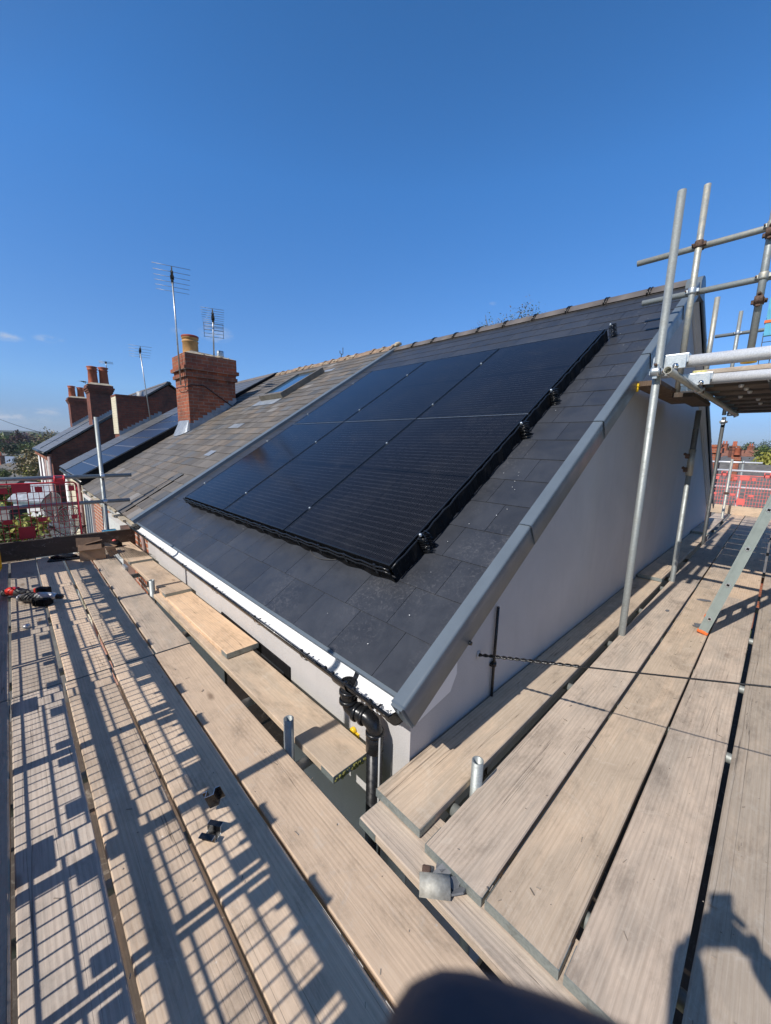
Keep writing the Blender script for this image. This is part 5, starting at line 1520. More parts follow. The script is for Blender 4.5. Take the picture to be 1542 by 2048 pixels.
# splinters, grit and sawdust scattered over the boards
mb = MB()
for i in range(420):
    if random.random() < .45: x, y, z = random.uniform(-.36, .8), random.uniform(.2, 6), .0012
    else: x, y, z = random.uniform(.95, 6), random.uniform(-.45, .69), .0465
    L = random.choice([.003, .004, .006, .012, .022]); w_ = random.uniform(.0012, .003)
    mb.box((x, y, z+.001), (L, w_, .0018), R=Matrix.Rotation(random.random()*6.3, 3, 'Z'))
tag(mb.build('grit', simple('grit and splinters', (.30, .25, .20), .9, 0, .6, 30)), kind='stuff')

# ------------------------------------------------------------------ the photographer (behind the lens; throws the shadow)
def skin_body(name, verts, edges, radii, mat, root_i, sub_lv=2):
    me = bpy.data.meshes.new(name); me.from_pydata([Vector(v) for v in verts], edges, []); me.materials.append(mat)
    o = bpy.data.objects.new(name, me); COL.objects.link(o)
    o.modifiers.new('skin', 'SKIN').use_smooth_shade = True
    sv = me.skin_vertices[0].data
    for i, r in enumerate(radii):
        sv[i].radius = r if isinstance(r, tuple) else (r, r); sv[i].use_root = (i == root_i)
    m = o.modifiers.new('sub', 'SUBSURF'); m.levels = sub_lv; m.render_levels = sub_lv
    return o
# ------------------------------------------------------------------ camera frame
HAZE = 2.2e-4
CAM = Vector((0, 0, 1.44))
CR = Vector((0.71909108, -0.69455872, 0.02227568)); CD = Vector((-0.10287609, -0.13810231, -0.98506054)); CF = Vector((0.68725871, 0.70605661, -0.17076162))
FPX = 768.142
def at(px, py, d):
    """point seen at photo pixel (px, py), d metres away"""
    v = CR*((px-771)/FPX) + CD*((py-1024)/FPX) + CF
    return CAM + v.normalized()*d
def at_z(px, py, z):
    v = CR*((px-771)/FPX) + CD*((py-1024)/FPX) + CF
    return CAM + v*((z-CAM.z)/v.z)
def cm(x, y, z): return CAM + CR*x + CD*y + CF*z

# ------------------------------------------------------------------ photographer
ph = empty('phone', cm(0, .045, -.008), label='dark phone held up in both hands of the photographer', cat='phone')
PRm = Matrix((CR, CD, CF)).transposed()
mb = MB(); mb.box(cm(0, .050, -.0085), (.074, .158, .008), R=PRm, bev=.003, seg=2); part(mb, 'case', M['phone'], ph)
mb = MB(); mb.lathe(cm(0, 0, -.0045), [(.016, 0), (.016, .002), (.009, .0022), (.009, .001), (0, .001)], tuple(CF), 20); part(mb, 'lens_ring', M['black_plastic'], ph)
# continuous clothed body with raised arms: joints and radii
J = {'pel': ((-.27, -.50, .92), (.16, .12)), 'bel': ((-.275, -.485, 1.08), (.155, .115)), 'che': ((-.285, -.455, 1.26), (.165, .12)), 'nec': ((-.285, -.44, 1.43), (.062, .062)),
     'hd0': ((-.275, -.425, 1.53), (.072, .082)), 'hd1': ((-.265, -.41, 1.63), (.078, .095)), 'hd2': ((-.262, -.405, 1.70), (.055, .06)),
     'ls': ((-.40, -.30, 1.385), (.066, .066)), 'le': ((-.235, -.015, 1.115), (.056, .056)), 'lw': ((-.070, .045, 1.320), (.036, .036)),
     'rs': ((-.165, -.59, 1.385), (.066, .066)), 're': ((.010, -.345, 1.115), (.056, .056)), 'rw': ((.036, -.085, 1.315), (.036, .036)),
     'lh': ((-.34, -.44, .86), (.095, .095)), 'lk': ((-.29, -.40, .47), (.062, .062)), 'la': ((-.32, -.42, .09), (.042, .042)), 'lt': ((-.17, -.27, .035), (.036, .030)),
     'rh': ((-.20, -.57, .86), (.095, .095)), 'rk': ((-.13, -.60, .47), (.062, .062)), 'ra': ((-.16, -.62, .09), (.042, .042)), 'rt': ((-.01, -.47, .035), (.036, .030))}
keys = list(J); ix = {k: i for i, k in enumerate(keys)}
ed = [('pel', 'bel'), ('bel', 'che'), ('che', 'nec'), ('nec', 'hd0'), ('hd0', 'hd1'), ('hd1', 'hd2'), ('che', 'ls'), ('ls', 'le'), ('le', 'lw'), ('che', 'rs'), ('rs', 're'), ('re', 'rw'),
      ('pel', 'lh'), ('lh', 'lk'), ('lk', 'la'), ('la', 'lt'), ('pel', 'rh'), ('rh', 'rk'), ('rk', 'ra'), ('ra', 'rt')]
body = skin_body('person', [J[k][0] for k in keys], [(ix[a], ix[b]) for a, b in ed], [J[k][1] for k in keys], M['cloth'], 0)
tag(body, 'photographer in dark clothes and gloves holding a phone up in front of the lens side', 'person')
# face, hair: clothing and hair are children
fdir = Vector((.70, .70, -.12)).normalized(); fr = fdir.cross(Vector((0, 0, 1))).normalized(); fu = fr.cross(fdir)
hc = Vector((-.262, -.405, 1.615))
mb = MB(); mb.ico(hc+fdir*.022, .090, 3, (.86, .86, 1.15))
mb.ico(hc+fdir*.108-fu*.012, .016, 2, (1, 1, 1.3)); mb.ico(hc+fdir*.098-fu*.052, .020, 2, (1.2, 1.2, .4))
for s in (-1, 1): mb.ico(hc+fr*s*.083-fu*.01, .022, 2, (.7, .7, 1.3))
o = mb.build('face', M['skin']); o.parent = body
mb = MB()
for s in (-1, 1): mb.ico(hc+fdir*.096+fr*s*.031+fu*.012, .0115, 2)
o = mb.build('eye', M['upvc']); o.parent = body
mb = MB(); mb.ico(hc-fdir*.012+fu*.035, .098, 3, (.92, .92, 1.0), .05); o = mb.build('hair', M['hair']); o.parent = body
rf0 = None
def hand(sg, wrist, fingers, thumb, palm):
    V = [wrist, palm[0], palm[1]]; R = [.028, .030, .026]; Ed = [(0, 1), (1, 2)]
    o = skin_body('glove', V, Ed, [(r, r*.55) if i else (r, r) for i, r in enumerate(R)], M['glove'], 0)
    o.parent = body
    for f in fingers + [thumb]:
        n = len(f)
        o2 = skin_body('finger', f, [(i, i+1) for i in range(n-1)], [.0098-.0008*i if f is not rf0 else .0108-.0005*i for i in range(n)], M['glove'], 0)
        o2.parent = body
# left hand wraps the left edge of the phone
lw = Vector(J['lw'][0])
lf = []
for k in range(4):
    y = .050+.020*k
    lf.append([cm(-.072, y+.022, -.018), cm(-.056, y+.010, -.001), cm(-.036, y+.004, .0075), cm(-.016-.003*k, y, .0085)])
hand(-1, lw, lf, [cm(-.070, .115, -.024), cm(-.055, .085, -.026), cm(-.036, .062, -.0225), cm(-.018, .050, -.0215)], [cm(-.085, .115, -.022), cm(-.072, .085, -.020)])
rwv = Vector(J['rw'][0])
rf = [[cm(.072, .072, -.016), cm(.055, .060, .010), cm(.0170, .0475, .0255), cm(-.0022, .0422, .0262)]]
rf0 = rf[0]
for k in range(1, 4):
    y = .062+.020*k
    rf.append([cm(.072, y+.022, -.018), cm(.056, y+.010, -.001), cm(.036, y+.006, .0075), cm(.016+.003*k, y+.004, .0085)])
hand(1, rwv, rf, [cm(.070, .115, -.024), cm(.055, .085, -.026), cm(.036, .066, -.0225), cm(.018, .052, -.0215)], [cm(.085, .115, -.022), cm(.072, .085, -.020)])

# ------------------------------------------------------------------ land, trees, far houses
def hills(x, y):
    r = math.hypot(x, y)
    a = math.atan2(y, x)
    far = max(0.0, min(1.0, (r-500)/2200))
    far = far*far*(3-2*far)
    left = max(0, min(1, (a-0.9)/0.35))
    h = 46*left*(0.72+0.45*mnoise.noise(Vector((a*9, 0, 3))) + 0.1*mnoise.noise(Vector((a*40, 0, 3)))) + 9*(1-left)
    h += -7*math.exp(-((r-160)/120)**2)*left
    return GZ + far*(h + 4.9) + (0 if r < 40 else 0.5*mnoise.noise(Vector((x*.01, y*.01, 0)))) - (7*math.exp(-((r-160)/120)**2)*left if r > 40 else 0)*(min(1, (r-40)/60))*0.0
mb = MB()
rr = [0, 3, 6, 10, 15, 22, 32, 46, 66, 95, 140, 200, 290, 420, 600, 850, 1200, 1700, 2400, 3200, 4200, 6000, 9000]
na = 160; prev = None
for r in rr:
    ring = [mb.bm.verts.new((r*math.cos(2*PI*i/na), r*math.sin(2*PI*i/na), hills(r*math.cos(2*PI*i/na), r*math.sin(2*PI*i/na)))) for i in range(na)] if r > 0 else [mb.bm.verts.new((0, 0, GZ))]
    if prev:
        for i in range(na):
            j = (i+1) % na
            if len(prev) == 1: f = mb.bm.faces.new((prev[0], ring[i], ring[j]))
            else: f = mb.bm.faces.new((prev[i], ring[i], ring[j], prev[j]))
            f.smooth = True
    prev = ring
q = NT('gardens and fields')
v = q.coord()
n1 = q.noise(v, .05, 8, .65); n2 = q.noise(v, 1.2, 6, .7)
c = q.ramp(n1, [(.36, (.055, .085, .022)), (.5, (.085, .12, .035)), (.62, (.13, .12, .06))])
c = q.mix(1.0, c, q.ramp(n2, [(.3, .7), (.7, 1.25)]), 'MULTIPLY')
geo = q.n.new('ShaderNodeNewGeometry'); sx = q.n.new('ShaderNodeSeparateXYZ'); q.link(geo.outputs['Position'], sx.inputs[0])
ln = q.n.new('ShaderNodeVectorMath'); ln.operation = 'LENGTH'; q.link(geo.outputs['Position'], ln.inputs[0])
n3 = q.noise(v, .006, 7, .7)
wood_c = q.ramp(n3, [(.42, (.022, .036, .016)), (.55, (.035, .05, .02)), (.6, (.09, .12, .04))])
far = q.ramp(q.math('MULTIPLY', ln.outputs['Value'], 1/1600.0), [(.25, 0.0), (.6, 1.0)])
c = q.mix(far, c, wood_c)
q.col(c); q.rough(.95)
tag(mb.build('ground', q.m), kind='structure')
# yard paving below the scaffold and along the terrace
mb = MB(); mb.box2((-3.5, -4, GZ-.05), (1.158, 31, GZ+.012)); mb.box2((-3.5, -6, GZ-.06), (14, .998, GZ+.010))
tag(mb.build('yard_paving', simple('worn paving', (.13, .125, .115), .9, 0, .4, 1.2, .3, 20)), kind='structure')

def crown(name, c, rad, leaves, size, cols, trunk=True, trunk_h=3, label='', group=None, lk=1.0, cat='tree', limbs=7, up=1.0, squash=.85):
    c = Vector(c)
    root = empty(name, (c.x, c.y, c.z - rad*squash*.6 - trunk_h), label=label, cat=cat, group=group)
    if trunk:
        mb = MB(); b = Vector(root.location)
        top = c + Vector((0, 0, -rad*.2))
        mb.path([b, b.lerp(top, .5)+Vector((.05*rad, .04*rad, 0)), top], .1, 8, radii=[.055*rad+.03, .04*rad+.02, .02*rad])
        for i in range(limbs):
            a = 2*PI*i/limbs + random.random(); s = b.lerp(top, random.uniform(.55, .95))
            e = c + Vector((math.cos(a)*rad*.8, math.sin(a)*rad*.8, random.uniform(-.2, .75)*rad*squash))
            mb.path([s, s.lerp(e, .5)+Vector((0, 0, .12*rad)), e], .02, 6, radii=[.022*rad*lk, .014*rad*lk, .004*rad*lk])
        part(mb, 'trunk', M['bark'], root)
    mb = MB(); tints = []
    clumps = []
    for i in range(26):
        d = Vector((random.gauss(0, 1), random.gauss(0, 1), random.gauss(0, 1))).normalized()*random.uniform(.35, .95)
        clumps.append((Vector((d.x*rad, d.y*rad, d.z*rad*squash)), random.uniform(.22, .45)*rad, random.uniform(.7, 1.25), random.choice(cols)))
    for i in range(leaves):
        cc, cr, k, col = random.choice(clumps)
        p = c + cc + Vector((random.gauss(0, .5), random.gauss(0, .5), random.gauss(0, .42)))*cr
        nrm = Vector((random.gauss(0, 1), random.gauss(0, 1), random.gauss(.5, 1))).normalized()
        u = nrm.orthogonal().normalized(); u = Matrix.Rotation(random.random()*6.3, 3, nrm) @ u; w = nrm.cross(u)
        s = size*random.uniform(.6, 1.3)
        mb.face([p+u*s, p+w*s*.55, p-u*s, p-w*s*.55])
        kk = k*random.uniform(.75, 1.25); tints.append(tuple(x*kk for x in col))
    o = mb.build('crown', M['leaf'], recalc=False)
    o.data.transform(Matrix.Translation(-Vector(root.location))); o.parent = root
    colattr(o, 'tint', lambda p: tints[p.index])
    return root
G1 = [(.10, .14, .04), (.13, .165, .045), (.075, .11, .035)]; YG = [(.27, .28, .05), (.32, .31, .06), (.21, .24, .05)]
PU = [(.10, .045, .05), (.12, .055, .055), (.085, .055, .045)]; BR = [(.26, .20, .11), (.30, .24, .13), (.20, .18, .08)]; DK = [(.04, .06, .028), (.055, .075, .035)]
def tree_px(px, py, d, rpx, cols, label, **k):
    rad = rpx/FPX*d
    p = at(px, py, d)
    th = max(.5, p.z-rad*.5-GZ)
    crown(k.pop('name', 'tree'), p, rad, k.pop('leaves', 900), k.pop('size', rad*.085), cols, label=label, trunk_h=th, **k)
GTREE = 'trees beyond the gardens'
tree_px(97, 925, 52, 34, BR, 'spring tree with tan and yellow twigs left of the far gabled house', leaves=4200, size=.14)
tree_px(112, 958, 44, 20, YG+BR, 'yellowish bush beside the far gabled house wall', leaves=2000, size=.12)
tree_px(60, 938, 60, 16, YG+BR, 'low pale shrub in front of the tan spring tree', leaves=1200, size=.14)
tree_px(95, 872, 40, 17, BR, 'bare upright twigs rising beyond the eaves of the far gabled house', leaves=120, size=.08, limbs=16)
for px, py, d, r, cl, lb in ((40, 884, 190, 17, PU, 'dark purple copper tree on the left skyline'), (74, 886, 210, 15, PU, 'smaller purple tree right of the dark copper one'), (14, 886, 240, 17, G1, 'green tree at the left picture edge below the hill'),
                             (58, 897, 130, 14, G1, 'round bright green tree below the purple ones'), (88, 894, 120, 13, G1+BR, 'mixed green tree beside the spring twigs'), (22, 899, 140, 12, DK, 'dark green tree at the left edge beside the bright round one'), (105, 886, 170, 13, BR, 'tan tree behind the upright twigs'), (38, 921, 85, 7, DK, 'dark clipped hedge tree behind the low roof'), (10, 950, 60, 10, G1, 'green bush at the left edge by the low roof')):
    tree_px(px, py, d, r, cl, lb, leaves=900, size=r/FPX*d*.11)
# far woods: one mass
mb = MB(); tints = []
for i in range(16000):
    a = random.uniform(-.55, 1.95); r = random.uniform(330, 1300)
    x, y = r*math.cos(a), r*math.sin(a)
    if mnoise.noise(Vector((x*.006, y*.006, 5))) < -.05: continue
    z = hills(x, y)+random.uniform(1, 9); s = random.uniform(1.2, 3.2)
    p = Vector((x, y, z)); nrm = Vector((random.gauss(0, 1), random.gauss(0, 1), random.gauss(.4, .8))).normalized(); u = nrm.orthogonal().normalized(); w = nrm.cross(u)
    mb.face([p+u*s, p+w*s, p-u*s, p-w*s]); cl = random.choice(G1+DK+BR+PU[:1]); k = random.uniform(.7, 1.2); tints.append(tuple(q_*k for q_ in cl))
o = mb.build('far_woods', M['leaf'], recalc=False); colattr(o, 'tint', lambda p: tints[p.index]); tag(o, kind='stuff')

M['tile_red'] = simple('red clay roof tiles', (.23, .10, .065), .85, 0, .3, 3, .3, 30)
M['tile_grey'] = simple('grey roof tiles', (.13, .125, .12), .85, 0, .3, 3, .3, 30)
M['brick_far'] = M['brick']
def far_house(p, w, d, h, rh, yaw, wall, roof, label, chim=True, group='houses beyond the gardens'):
    root = empty('house', p, (0, 0, yaw), label, 'house', group)
    def ad(mb, n, m):
        o = mb.build(n, m); o.parent = root; return o
    mb = MB(); mb.prism([(-d/2, 0), (d/2, 0), (d/2, h), (0, h+rh-.12), (-d/2, h)], (-w/2, 0, 0), (0, 1, 0), (0, 0, 1), (w, 0, 0)); ad(mb, 'wall', wall)
    mb = MB(); e = .3
    for s in (-1, 1):
        mb.hexa([(-w/2-e, s*(d/2+e), h-.2), (w/2+e, s*(d/2+e), h-.2), (w/2+e, 0, h+rh), (-w/2-e, 0, h+rh), (-w/2-e, s*(d/2+e), h-.05), (w/2+e, s*(d/2+e), h-.05), (w/2+e, 0, h+rh+.15), (-w/2-e, 0, h+rh+.15)])
    ro = ad(mb, 'roof', roof)
    if chim:
        mb = MB(); mb.box((w*.3, 0, h+rh+.3), (.9, .6, 1.9)); mb.box((w*.3, 0, h+rh+1.2), (1.0, .7, .12)); c_ = mb.build('chimney', M['brick']); c_.parent = ro
        mb = MB()
        for dx in (-.22, .22): mb.lathe((w*.3+dx, 0, h+rh+1.26), [(.13, 0), (.11, .5), (0, .5)], seg=10)
        c2 = mb.build('chimney_pot', M['terracotta']); c2.parent = ro
    for k in (-.3, .05, .35):
        for s in (-1, 1):
            mb = MB(); mb.box((w*k, s*(d/2+.01), h-1.2), (1.0, .06, 1.2)); f = ad(mb, 'window', M['upvc'])
            mb = MB(); mb.box((w*k, s*(d/2+.035), h-1.2), (.84, .03, 1.04)); g = mb.build('pane', M['glass']); g.parent = f
    return root
def hp_(px, py, d, w, dp, h, rh, yaw, wall, roof, label, **k):
    p = at(px, py, d); far_house((p.x, p.y, p.z-h-rh), w, dp, h, rh, yaw, wall, roof, label, **k)
hp_(33, 930, 75, 9, 8, 3.0, 2.2, 2.2, M['brick'], M['tile_grey'], 'low house with grey roof in the left distance, below the hedge')
hp_(52, 928, 90, 10, 8, 4.0, 2.5, .7, M['brick'], M['tile_red'], 'low house with reddish roof right of the grey one')
hp_(2, 908, 170, 10, 8, 5.0, 2.5, 1.9, M['cream'], M['tile_grey'], 'cream walled house at the left picture edge')
hp_(30, 906, 190, 12, 8, 5.0, 2.8, 2.4, M['cream'], M['tile_grey'], 'grey roofed house below the purple trees')
hp_(20, 914, 120, 26, 10, 3.0, 1.0, 2.3, M['grey_paint'], M['lead'], 'long low pale roofed hall in the left distance', chim=False)
# right hand side
hp_(1450, 968, 24, 16, 10, 2.2, 2.6, 1.45, M['brick'], M['tile_grey'], 'near grey slated roof seen through the faded red guards', chim=False)
hp_(1462, 908, 120, 14, 9, 5.5, 3.0, 1.6, M['brick'], M['tile_red'], 'red roofed house row behind the weathered standard')
hp_(1502, 902, 95, 13, 9, 5.5, 3.0, 1.3, M['brick'], M['tile_red'], 'red roofed house with chimney in the right distance')
hp_(1490, 916, 55, 10, 9, 4.0, 2.4, .4, M['brick'], M['tile_grey'], 'grey roofed house below the distant red roofs')
hp_(1540, 905, 110, 12, 9, 5.5, 3.0, 1.0, M['brick'], M['tile_red'], 'red roofed house at the right picture edge')
hp_(1420, 905, 130, 14, 9, 5.5, 3.0, 1.4, M['brick'], M['tile_red'], 'distant red roofed house beside the verge foot')
hp_(1478, 932, 34, 8, 6, 3.4, 1.8, 1.2, M['brick'], M['tile_grey'], 'low grey roof just above the faded guards', chim=False)
def near_stack(px, py, d, w, hgt, label, pots=2):
    p = at(px, py, d)
    root = empty('chimney_stack', (p.x, p.y, p.z-hgt), label=label, cat='chimney')
    mb = MB(); mb.box((p.x, p.y, p.z-hgt/2), (w*1.5, w, hgt)); mb.box((p.x, p.y, p.z-.13), (w*1.5+.1, w+.1, .16)); mb.box((p.x, p.y, p.z+.02), (w*1.5+.04, w+.04, .08)); part(mb, 'brickwork', M['brick'], root)
    for k in range(pots):
        mb = MB(); mb.lathe((p.x+(k-.5*(pots-1))*.4, p.y, p.z+.05), [(.13, 0), (.11, .3), (.13, .32), (0, .34)], seg=14); part(mb, 'chimney_pot', M['terracotta'], root)
near_stack(1432, 893, 17, .30, 4.0, 'bright brick chimney stack just right of the far verge foot', 0)
near_stack(1474, 912, 25, .24, 4.5, 'brick chimney stack behind the weathered standard', 2)
p = at(1472, 900, 26)
ar = empty('tv_aerial', p, label='flat television aerial on a thin mast above the right hand roofs', cat='aerial', group='television aerials on the terrace roofs')
mb = MB(); mb.tube(p-Vector((0, 0, 1.2)), p+Vector((0, 0, .15)), .02, seg=8); part(mb, 'mast', M['steel_mast'], ar)
mb = MB(); mb.tube(p-CR*.4, p+CR*.45, .018, seg=8)
for k in range(9): mb.tube(p+CR*(-.4+.1*k)-CF*.12, p+CR*(-.4+.1*k)+CF*.12, .008, seg=6)
mb.tube(p+CR*.45-Vector((0, 0, .15)), p+CR*.45+Vector((0, 0, .2)), .012, seg=6); part(mb, 'elements', M['aerial_dark'], ar)
tree_px(1536, 938, 38, 26, YG, 'large yellow green tree at the right picture edge', leaves=4000, size=.13)
tree_px(1520, 921, 60, 11, DK, 'dark green bush left of the yellow green tree', leaves=1500, size=.14)
tree_px(1527, 908, 85, 12, G1, 'round mid green tree above the yellow one', leaves=1500, size=.17)
tree_px(1495, 938, 48, 10, G1+YG, 'mixed green shrub behind the top of the faded guards', leaves=1300, size=.12)
tree_px(1478, 928, 45, 7, G1, 'small green shrub beside the brick stack on the right', leaves=800, size=.10)
for k, (px, r) in enumerate(((1415, 9), (1438, 8), (1452, 7), (1468, 9), (1494, 11), (1508, 8), (1522, 8), (1538, 13))):
    tree_px(px, 901-(3 if r > 10 else 0), 170+k*13, r, DK+G1, f"dark tree on the right skyline, {['first', 'second', 'third', 'fourth', 'fifth', 'sixth', 'seventh', 'eighth'][k]} from the verge foot", leaves=700, size=.32, group='skyline trees on the right')
# tree behind the new roof, only its twigs show above the ridge
pt = at(988, 668, 19)
crown('tree', pt+Vector((0, 0, -.25)), 1.25, 1700, .036, BR+G1, label='thin twigged tree showing left above the grey ridge', trunk_h=6, limbs=46, lk=.8)
pt = at(1042, 655, 19)
crown('tree', pt+Vector((0, 0, -.2)), 1.15, 1700, .036, BR+G1, label='thin twigged tree showing right above the grey ridge', trunk_h=6, limbs=46, lk=.8)

tc_ = empty('added_terrace_house', (1.2, -7, GZ), label='unseen brick terraced house added across the side passage to darken the gable', cat='house')  # out of view, added to block low sky and darken the gable
mb = MB(); mb.prism([(1.2, GZ), (10.1, GZ), (10.1, .45), (5.66, 3.2), (1.2, .45)], (0, -14, 0), (1, 0, 0), (0, 0, 1), (0, 9.9, 0)); part(mb, 'wall', M['brick_dark'], tc_)
mb = MB(); mb.hexa([(1.0, -14, .34), (5.66, -14, 3.25), (5.66, -3.8, 3.25), (1.0, -3.8, .34), (1.0, -14, .44), (5.66, -14, 3.35), (5.66, -3.8, 3.35), (1.0, -3.8, .44)]); mb.hexa([(5.661, -14, 3.25), (10.3, -14, .34), (10.3, -3.8, .34), (5.661, -3.8, 3.25), (5.661, -14, 3.35), (10.3, -14, .44), (10.3, -3.8, .44), (5.661, -3.8, 3.35)]); part(mb, 'roof', M['tile_grey'], tc_)
# ------------------------------------------------------------------ gardens seen through the red guard
def pxz(px, py, z): return at_z(px, py, z)
p = at(30, 1062, 16)
tree_px(30, 1062, 17, 34, YG+G1, 'yellow green garden bush behind the red guard', name='bush', cat='bush', leaves=2600, size=.09)
tree_px(75, 1075, 19, 15, YG+G1, 'small light green bush beside the white conservatory', name='bush', cat='bush', leaves=1200, size=.08)
tree_px(25, 992, 32, 20, G1+YG, 'green hedge along the garden behind the red guard', name='hedge', cat='hedge', leaves=2200, size=.12, squash=.5)
tree_px(60, 988, 30, 14, G1, 'dark green end of the garden hedge', name='hedge', cat='hedge', leaves=1200, size=.12, squash=.6)
def shed(px, py, d, w, dp, h, rh, yaw, wall, roof, label, name='shed', cat='shed'):
    p = at(px, py, d); root = empty(name, (p.x, p.y, p.z-h-rh), (0, 0, yaw), label, cat)
    mb = MB(); mb.prism([(-dp/2, 0), (dp/2, 0), (dp/2, h), (0, h+rh-.06), (-dp/2, h)], (-w/2, 0, 0), (0, 1, 0), (0, 0, 1), (w, 0, 0)); o = mb.build('wall', wall); o.parent = root
    mb = MB()
    for s in (-1, 1):
        mb.hexa([(-w/2-.1, s*(dp/2+.12), h-.08), (w/2+.1, s*(dp/2+.12), h-.08), (w/2+.1, 0, h+rh), (-w/2-.1, 0, h+rh), (-w/2-.1, s*(dp/2+.12), h), (w/2+.1, s*(dp/2+.12), h), (w/2+.1, 0, h+rh+.07), (-w/2-.1, 0, h+rh+.07)])
    o = mb.build('roof', roof); o.parent = root
    return root
shed(84, 968, 22, 1.5, 1.3, 2.4, .6, 2.2, M['upvc'], M['lead'], 'white gabled lean-to beside the terrace, behind the red guard', 'lean_to', 'extension')
r_ = shed(96, 1048, 17.5, 1.7, 1.0, 2.0, .3, 1.65, M['upvc'], M['grey_paint'], 'white framed conservatory behind the red guard', 'conservatory', 'conservatory')
mb = MB()
for k in range(4): mb.box((-.6+k*.4, .51, 1.2), (.30, .03, 1.2))
for k in range(4): mb.box((-.6+k*.4, -.51, 1.2), (.30, .03, 1.2))
o = mb.build('panes', M['glass']); o.parent = r_
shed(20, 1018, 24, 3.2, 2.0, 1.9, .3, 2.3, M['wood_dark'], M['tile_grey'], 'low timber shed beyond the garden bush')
p = at(38, 1035, 20); bn = empty('wheelie_bin', p, label='bluish bin standing among the garden bushes', cat='bin')
mb = MB(); mb.box(p, (.5, .5, .7), bev=.04); part(mb, 'body', M['aerial_dark'], bn)
mb = MB(); mb.box(p+Vector((0, 0, .39)), (.54, .56, .07), bev=.02); part(mb, 'lid', M['lead'], bn)
def dish(px, py, d, r, label, face):
    p = at(px, py, d); root = empty('satellite_dish', p, label=label, cat='satellite dish')
    f = Vector(face).normalized()
    mb = MB(); fx = f.orthogonal().normalized(); fy = f.cross(fx)
    def bowl(u, a): return p + (fx*math.cos(a)+fy*math.sin(a))*r*u + f*(r*.19*u*u)
    for i in range(28): mb.path([bowl(.08+.92*j/5, 2*PI*i/28) for j in range(6)], r*.014, 4, caps=False)
    for j in range(1, 12): mb.path([bowl(j/11, 2*PI*i/28) for i in range(29)], r*(.035 if j == 11 else .014), 4, caps=False)
    part(mb, 'reflector', M['dish'], root)
    mb = MB(); e = p+f*r*1.25-Vector((0, 0, r*.45)); mb.path([p-Vector((0, 0, r*.95)), e], .012, 6); mb.tube(e, e-f*.14, .03, seg=10)
    mb.path([p-f*.02, p-f*.2-Vector((0, 0, .1)), (WX-.02, p.y+.1, p.z-.12)], .02, 8); part(mb, 'arm', M['aerial_dark'], root)
dish(140, 1046, 12.2, .42, 'nearer grey satellite dish behind the red guard', (-.75, -.45, .35))
dish(106, 1010, 15.2, .36, 'farther grey satellite dish above the nearer one', (-.75, -.5, .4))
dish(78, 953, 24, .30, 'dark satellite dish on the far gabled house just above the upper rail', (-.8, .1, .3))
# overhead wire to the far house
a, b = at(-60, 800, 70), Vector((1.4, 23.0, 1.55))
mb = MB(); mb.path([a.lerp(b, i/20)+Vector((0, 0, -.5*math.sin(PI*i/20))) for i in range(21)], .014, 6)
o = mb.build('telephone_wire', M['aerial_dark'], origin=b); tag(o, 'thin overhead telephone wire crossing the left sky', 'wire')

# ------------------------------------------------------------------ air
mb = MB(); mb.box2((-9500, -9500, -14), (9500, 9500, 75))
q = NT('haze'); q.n.remove(q.b)
pv_ = q.n.new('ShaderNodeVolumePrincipled'); pv_.inputs['Color'].default_value = (.82, .90, 1.0, 1); pv_.inputs['Density'].default_value = HAZE; pv_.inputs['Anisotropy'].default_value = .2
q.link(pv_.outputs[0], q.n['Material Output'].inputs['Volume'])
tag(mb.build('haze', q.m), kind='stuff')

# ------------------------------------------------------------------ light, sky, camera
SUN_TO = -(CR*((1437-771)/FPX) + CD*((1800-1024)/FPX) + CF).normalized()
sl_d = bpy.data.lights.new('sun', 'SUN'); sl_d.energy = 4.6; sl_d.angle = math.radians(.53); sl_d.color = (1.0, .95, .895)
so_ = bpy.data.objects.new('sun', sl_d); COL.objects.link(so_)
so_.rotation_euler = SUN_TO.to_track_quat('Z', 'Y').to_euler(); so_.location = (-20, 0, 30)
W = bpy.data.worlds.new('World'); scene.world = W; W.use_nodes = True
nt = W.node_tree; N = nt.nodes; Lk = nt.links
bg_ = N['Background']
sky = N.new('ShaderNodeTexSky'); sky.sky_type = 'NISHITA'; sky.sun_disc = False
sky.sun_elevation = math.asin(SUN_TO.z); sky.sun_rotation = math.atan2(SUN_TO.x, SUN_TO.y)
sky.altitude = 0; sky.air_density = 1.0; sky.dust_density = 0.0; sky.ozone_density = 3.0
def wm_(op, a, b=None, c=None, clamp=False):
    q = N.new('ShaderNodeMath'); q.operation = op; q.use_clamp = clamp
    for i, v in enumerate((a, b, c)):
        if v is None: continue
        if isinstance(v, (int, float)): q.inputs[i].default_value = v
        else: Lk.new(v, q.inputs[i])
    return q.outputs[0]
tcw = N.new('ShaderNodeTexCoord'); D_ = tcw.outputs['Generated']
def dot(vec):
    q = N.new('ShaderNodeVectorMath'); q.operation = 'DOT_PRODUCT'; Lk.new(D_, q.inputs[0]); q.inputs[1].default_value = tuple(vec); return q.outputs['Value']
nz = N.new('ShaderNodeTexNoise'); nz.inputs['Scale'].default_value = 42; nz.inputs['Detail'].default_value = 7; nz.inputs['Roughness'].default_value = .62
mpw = N.new('ShaderNodeMapping'); mpw.inputs['Scale'].default_value = (1, 1, 2.4); Lk.new(D_, mpw.inputs['Vector']); Lk.new(mpw.outputs[0], nz.inputs['Vector'])
tot = None
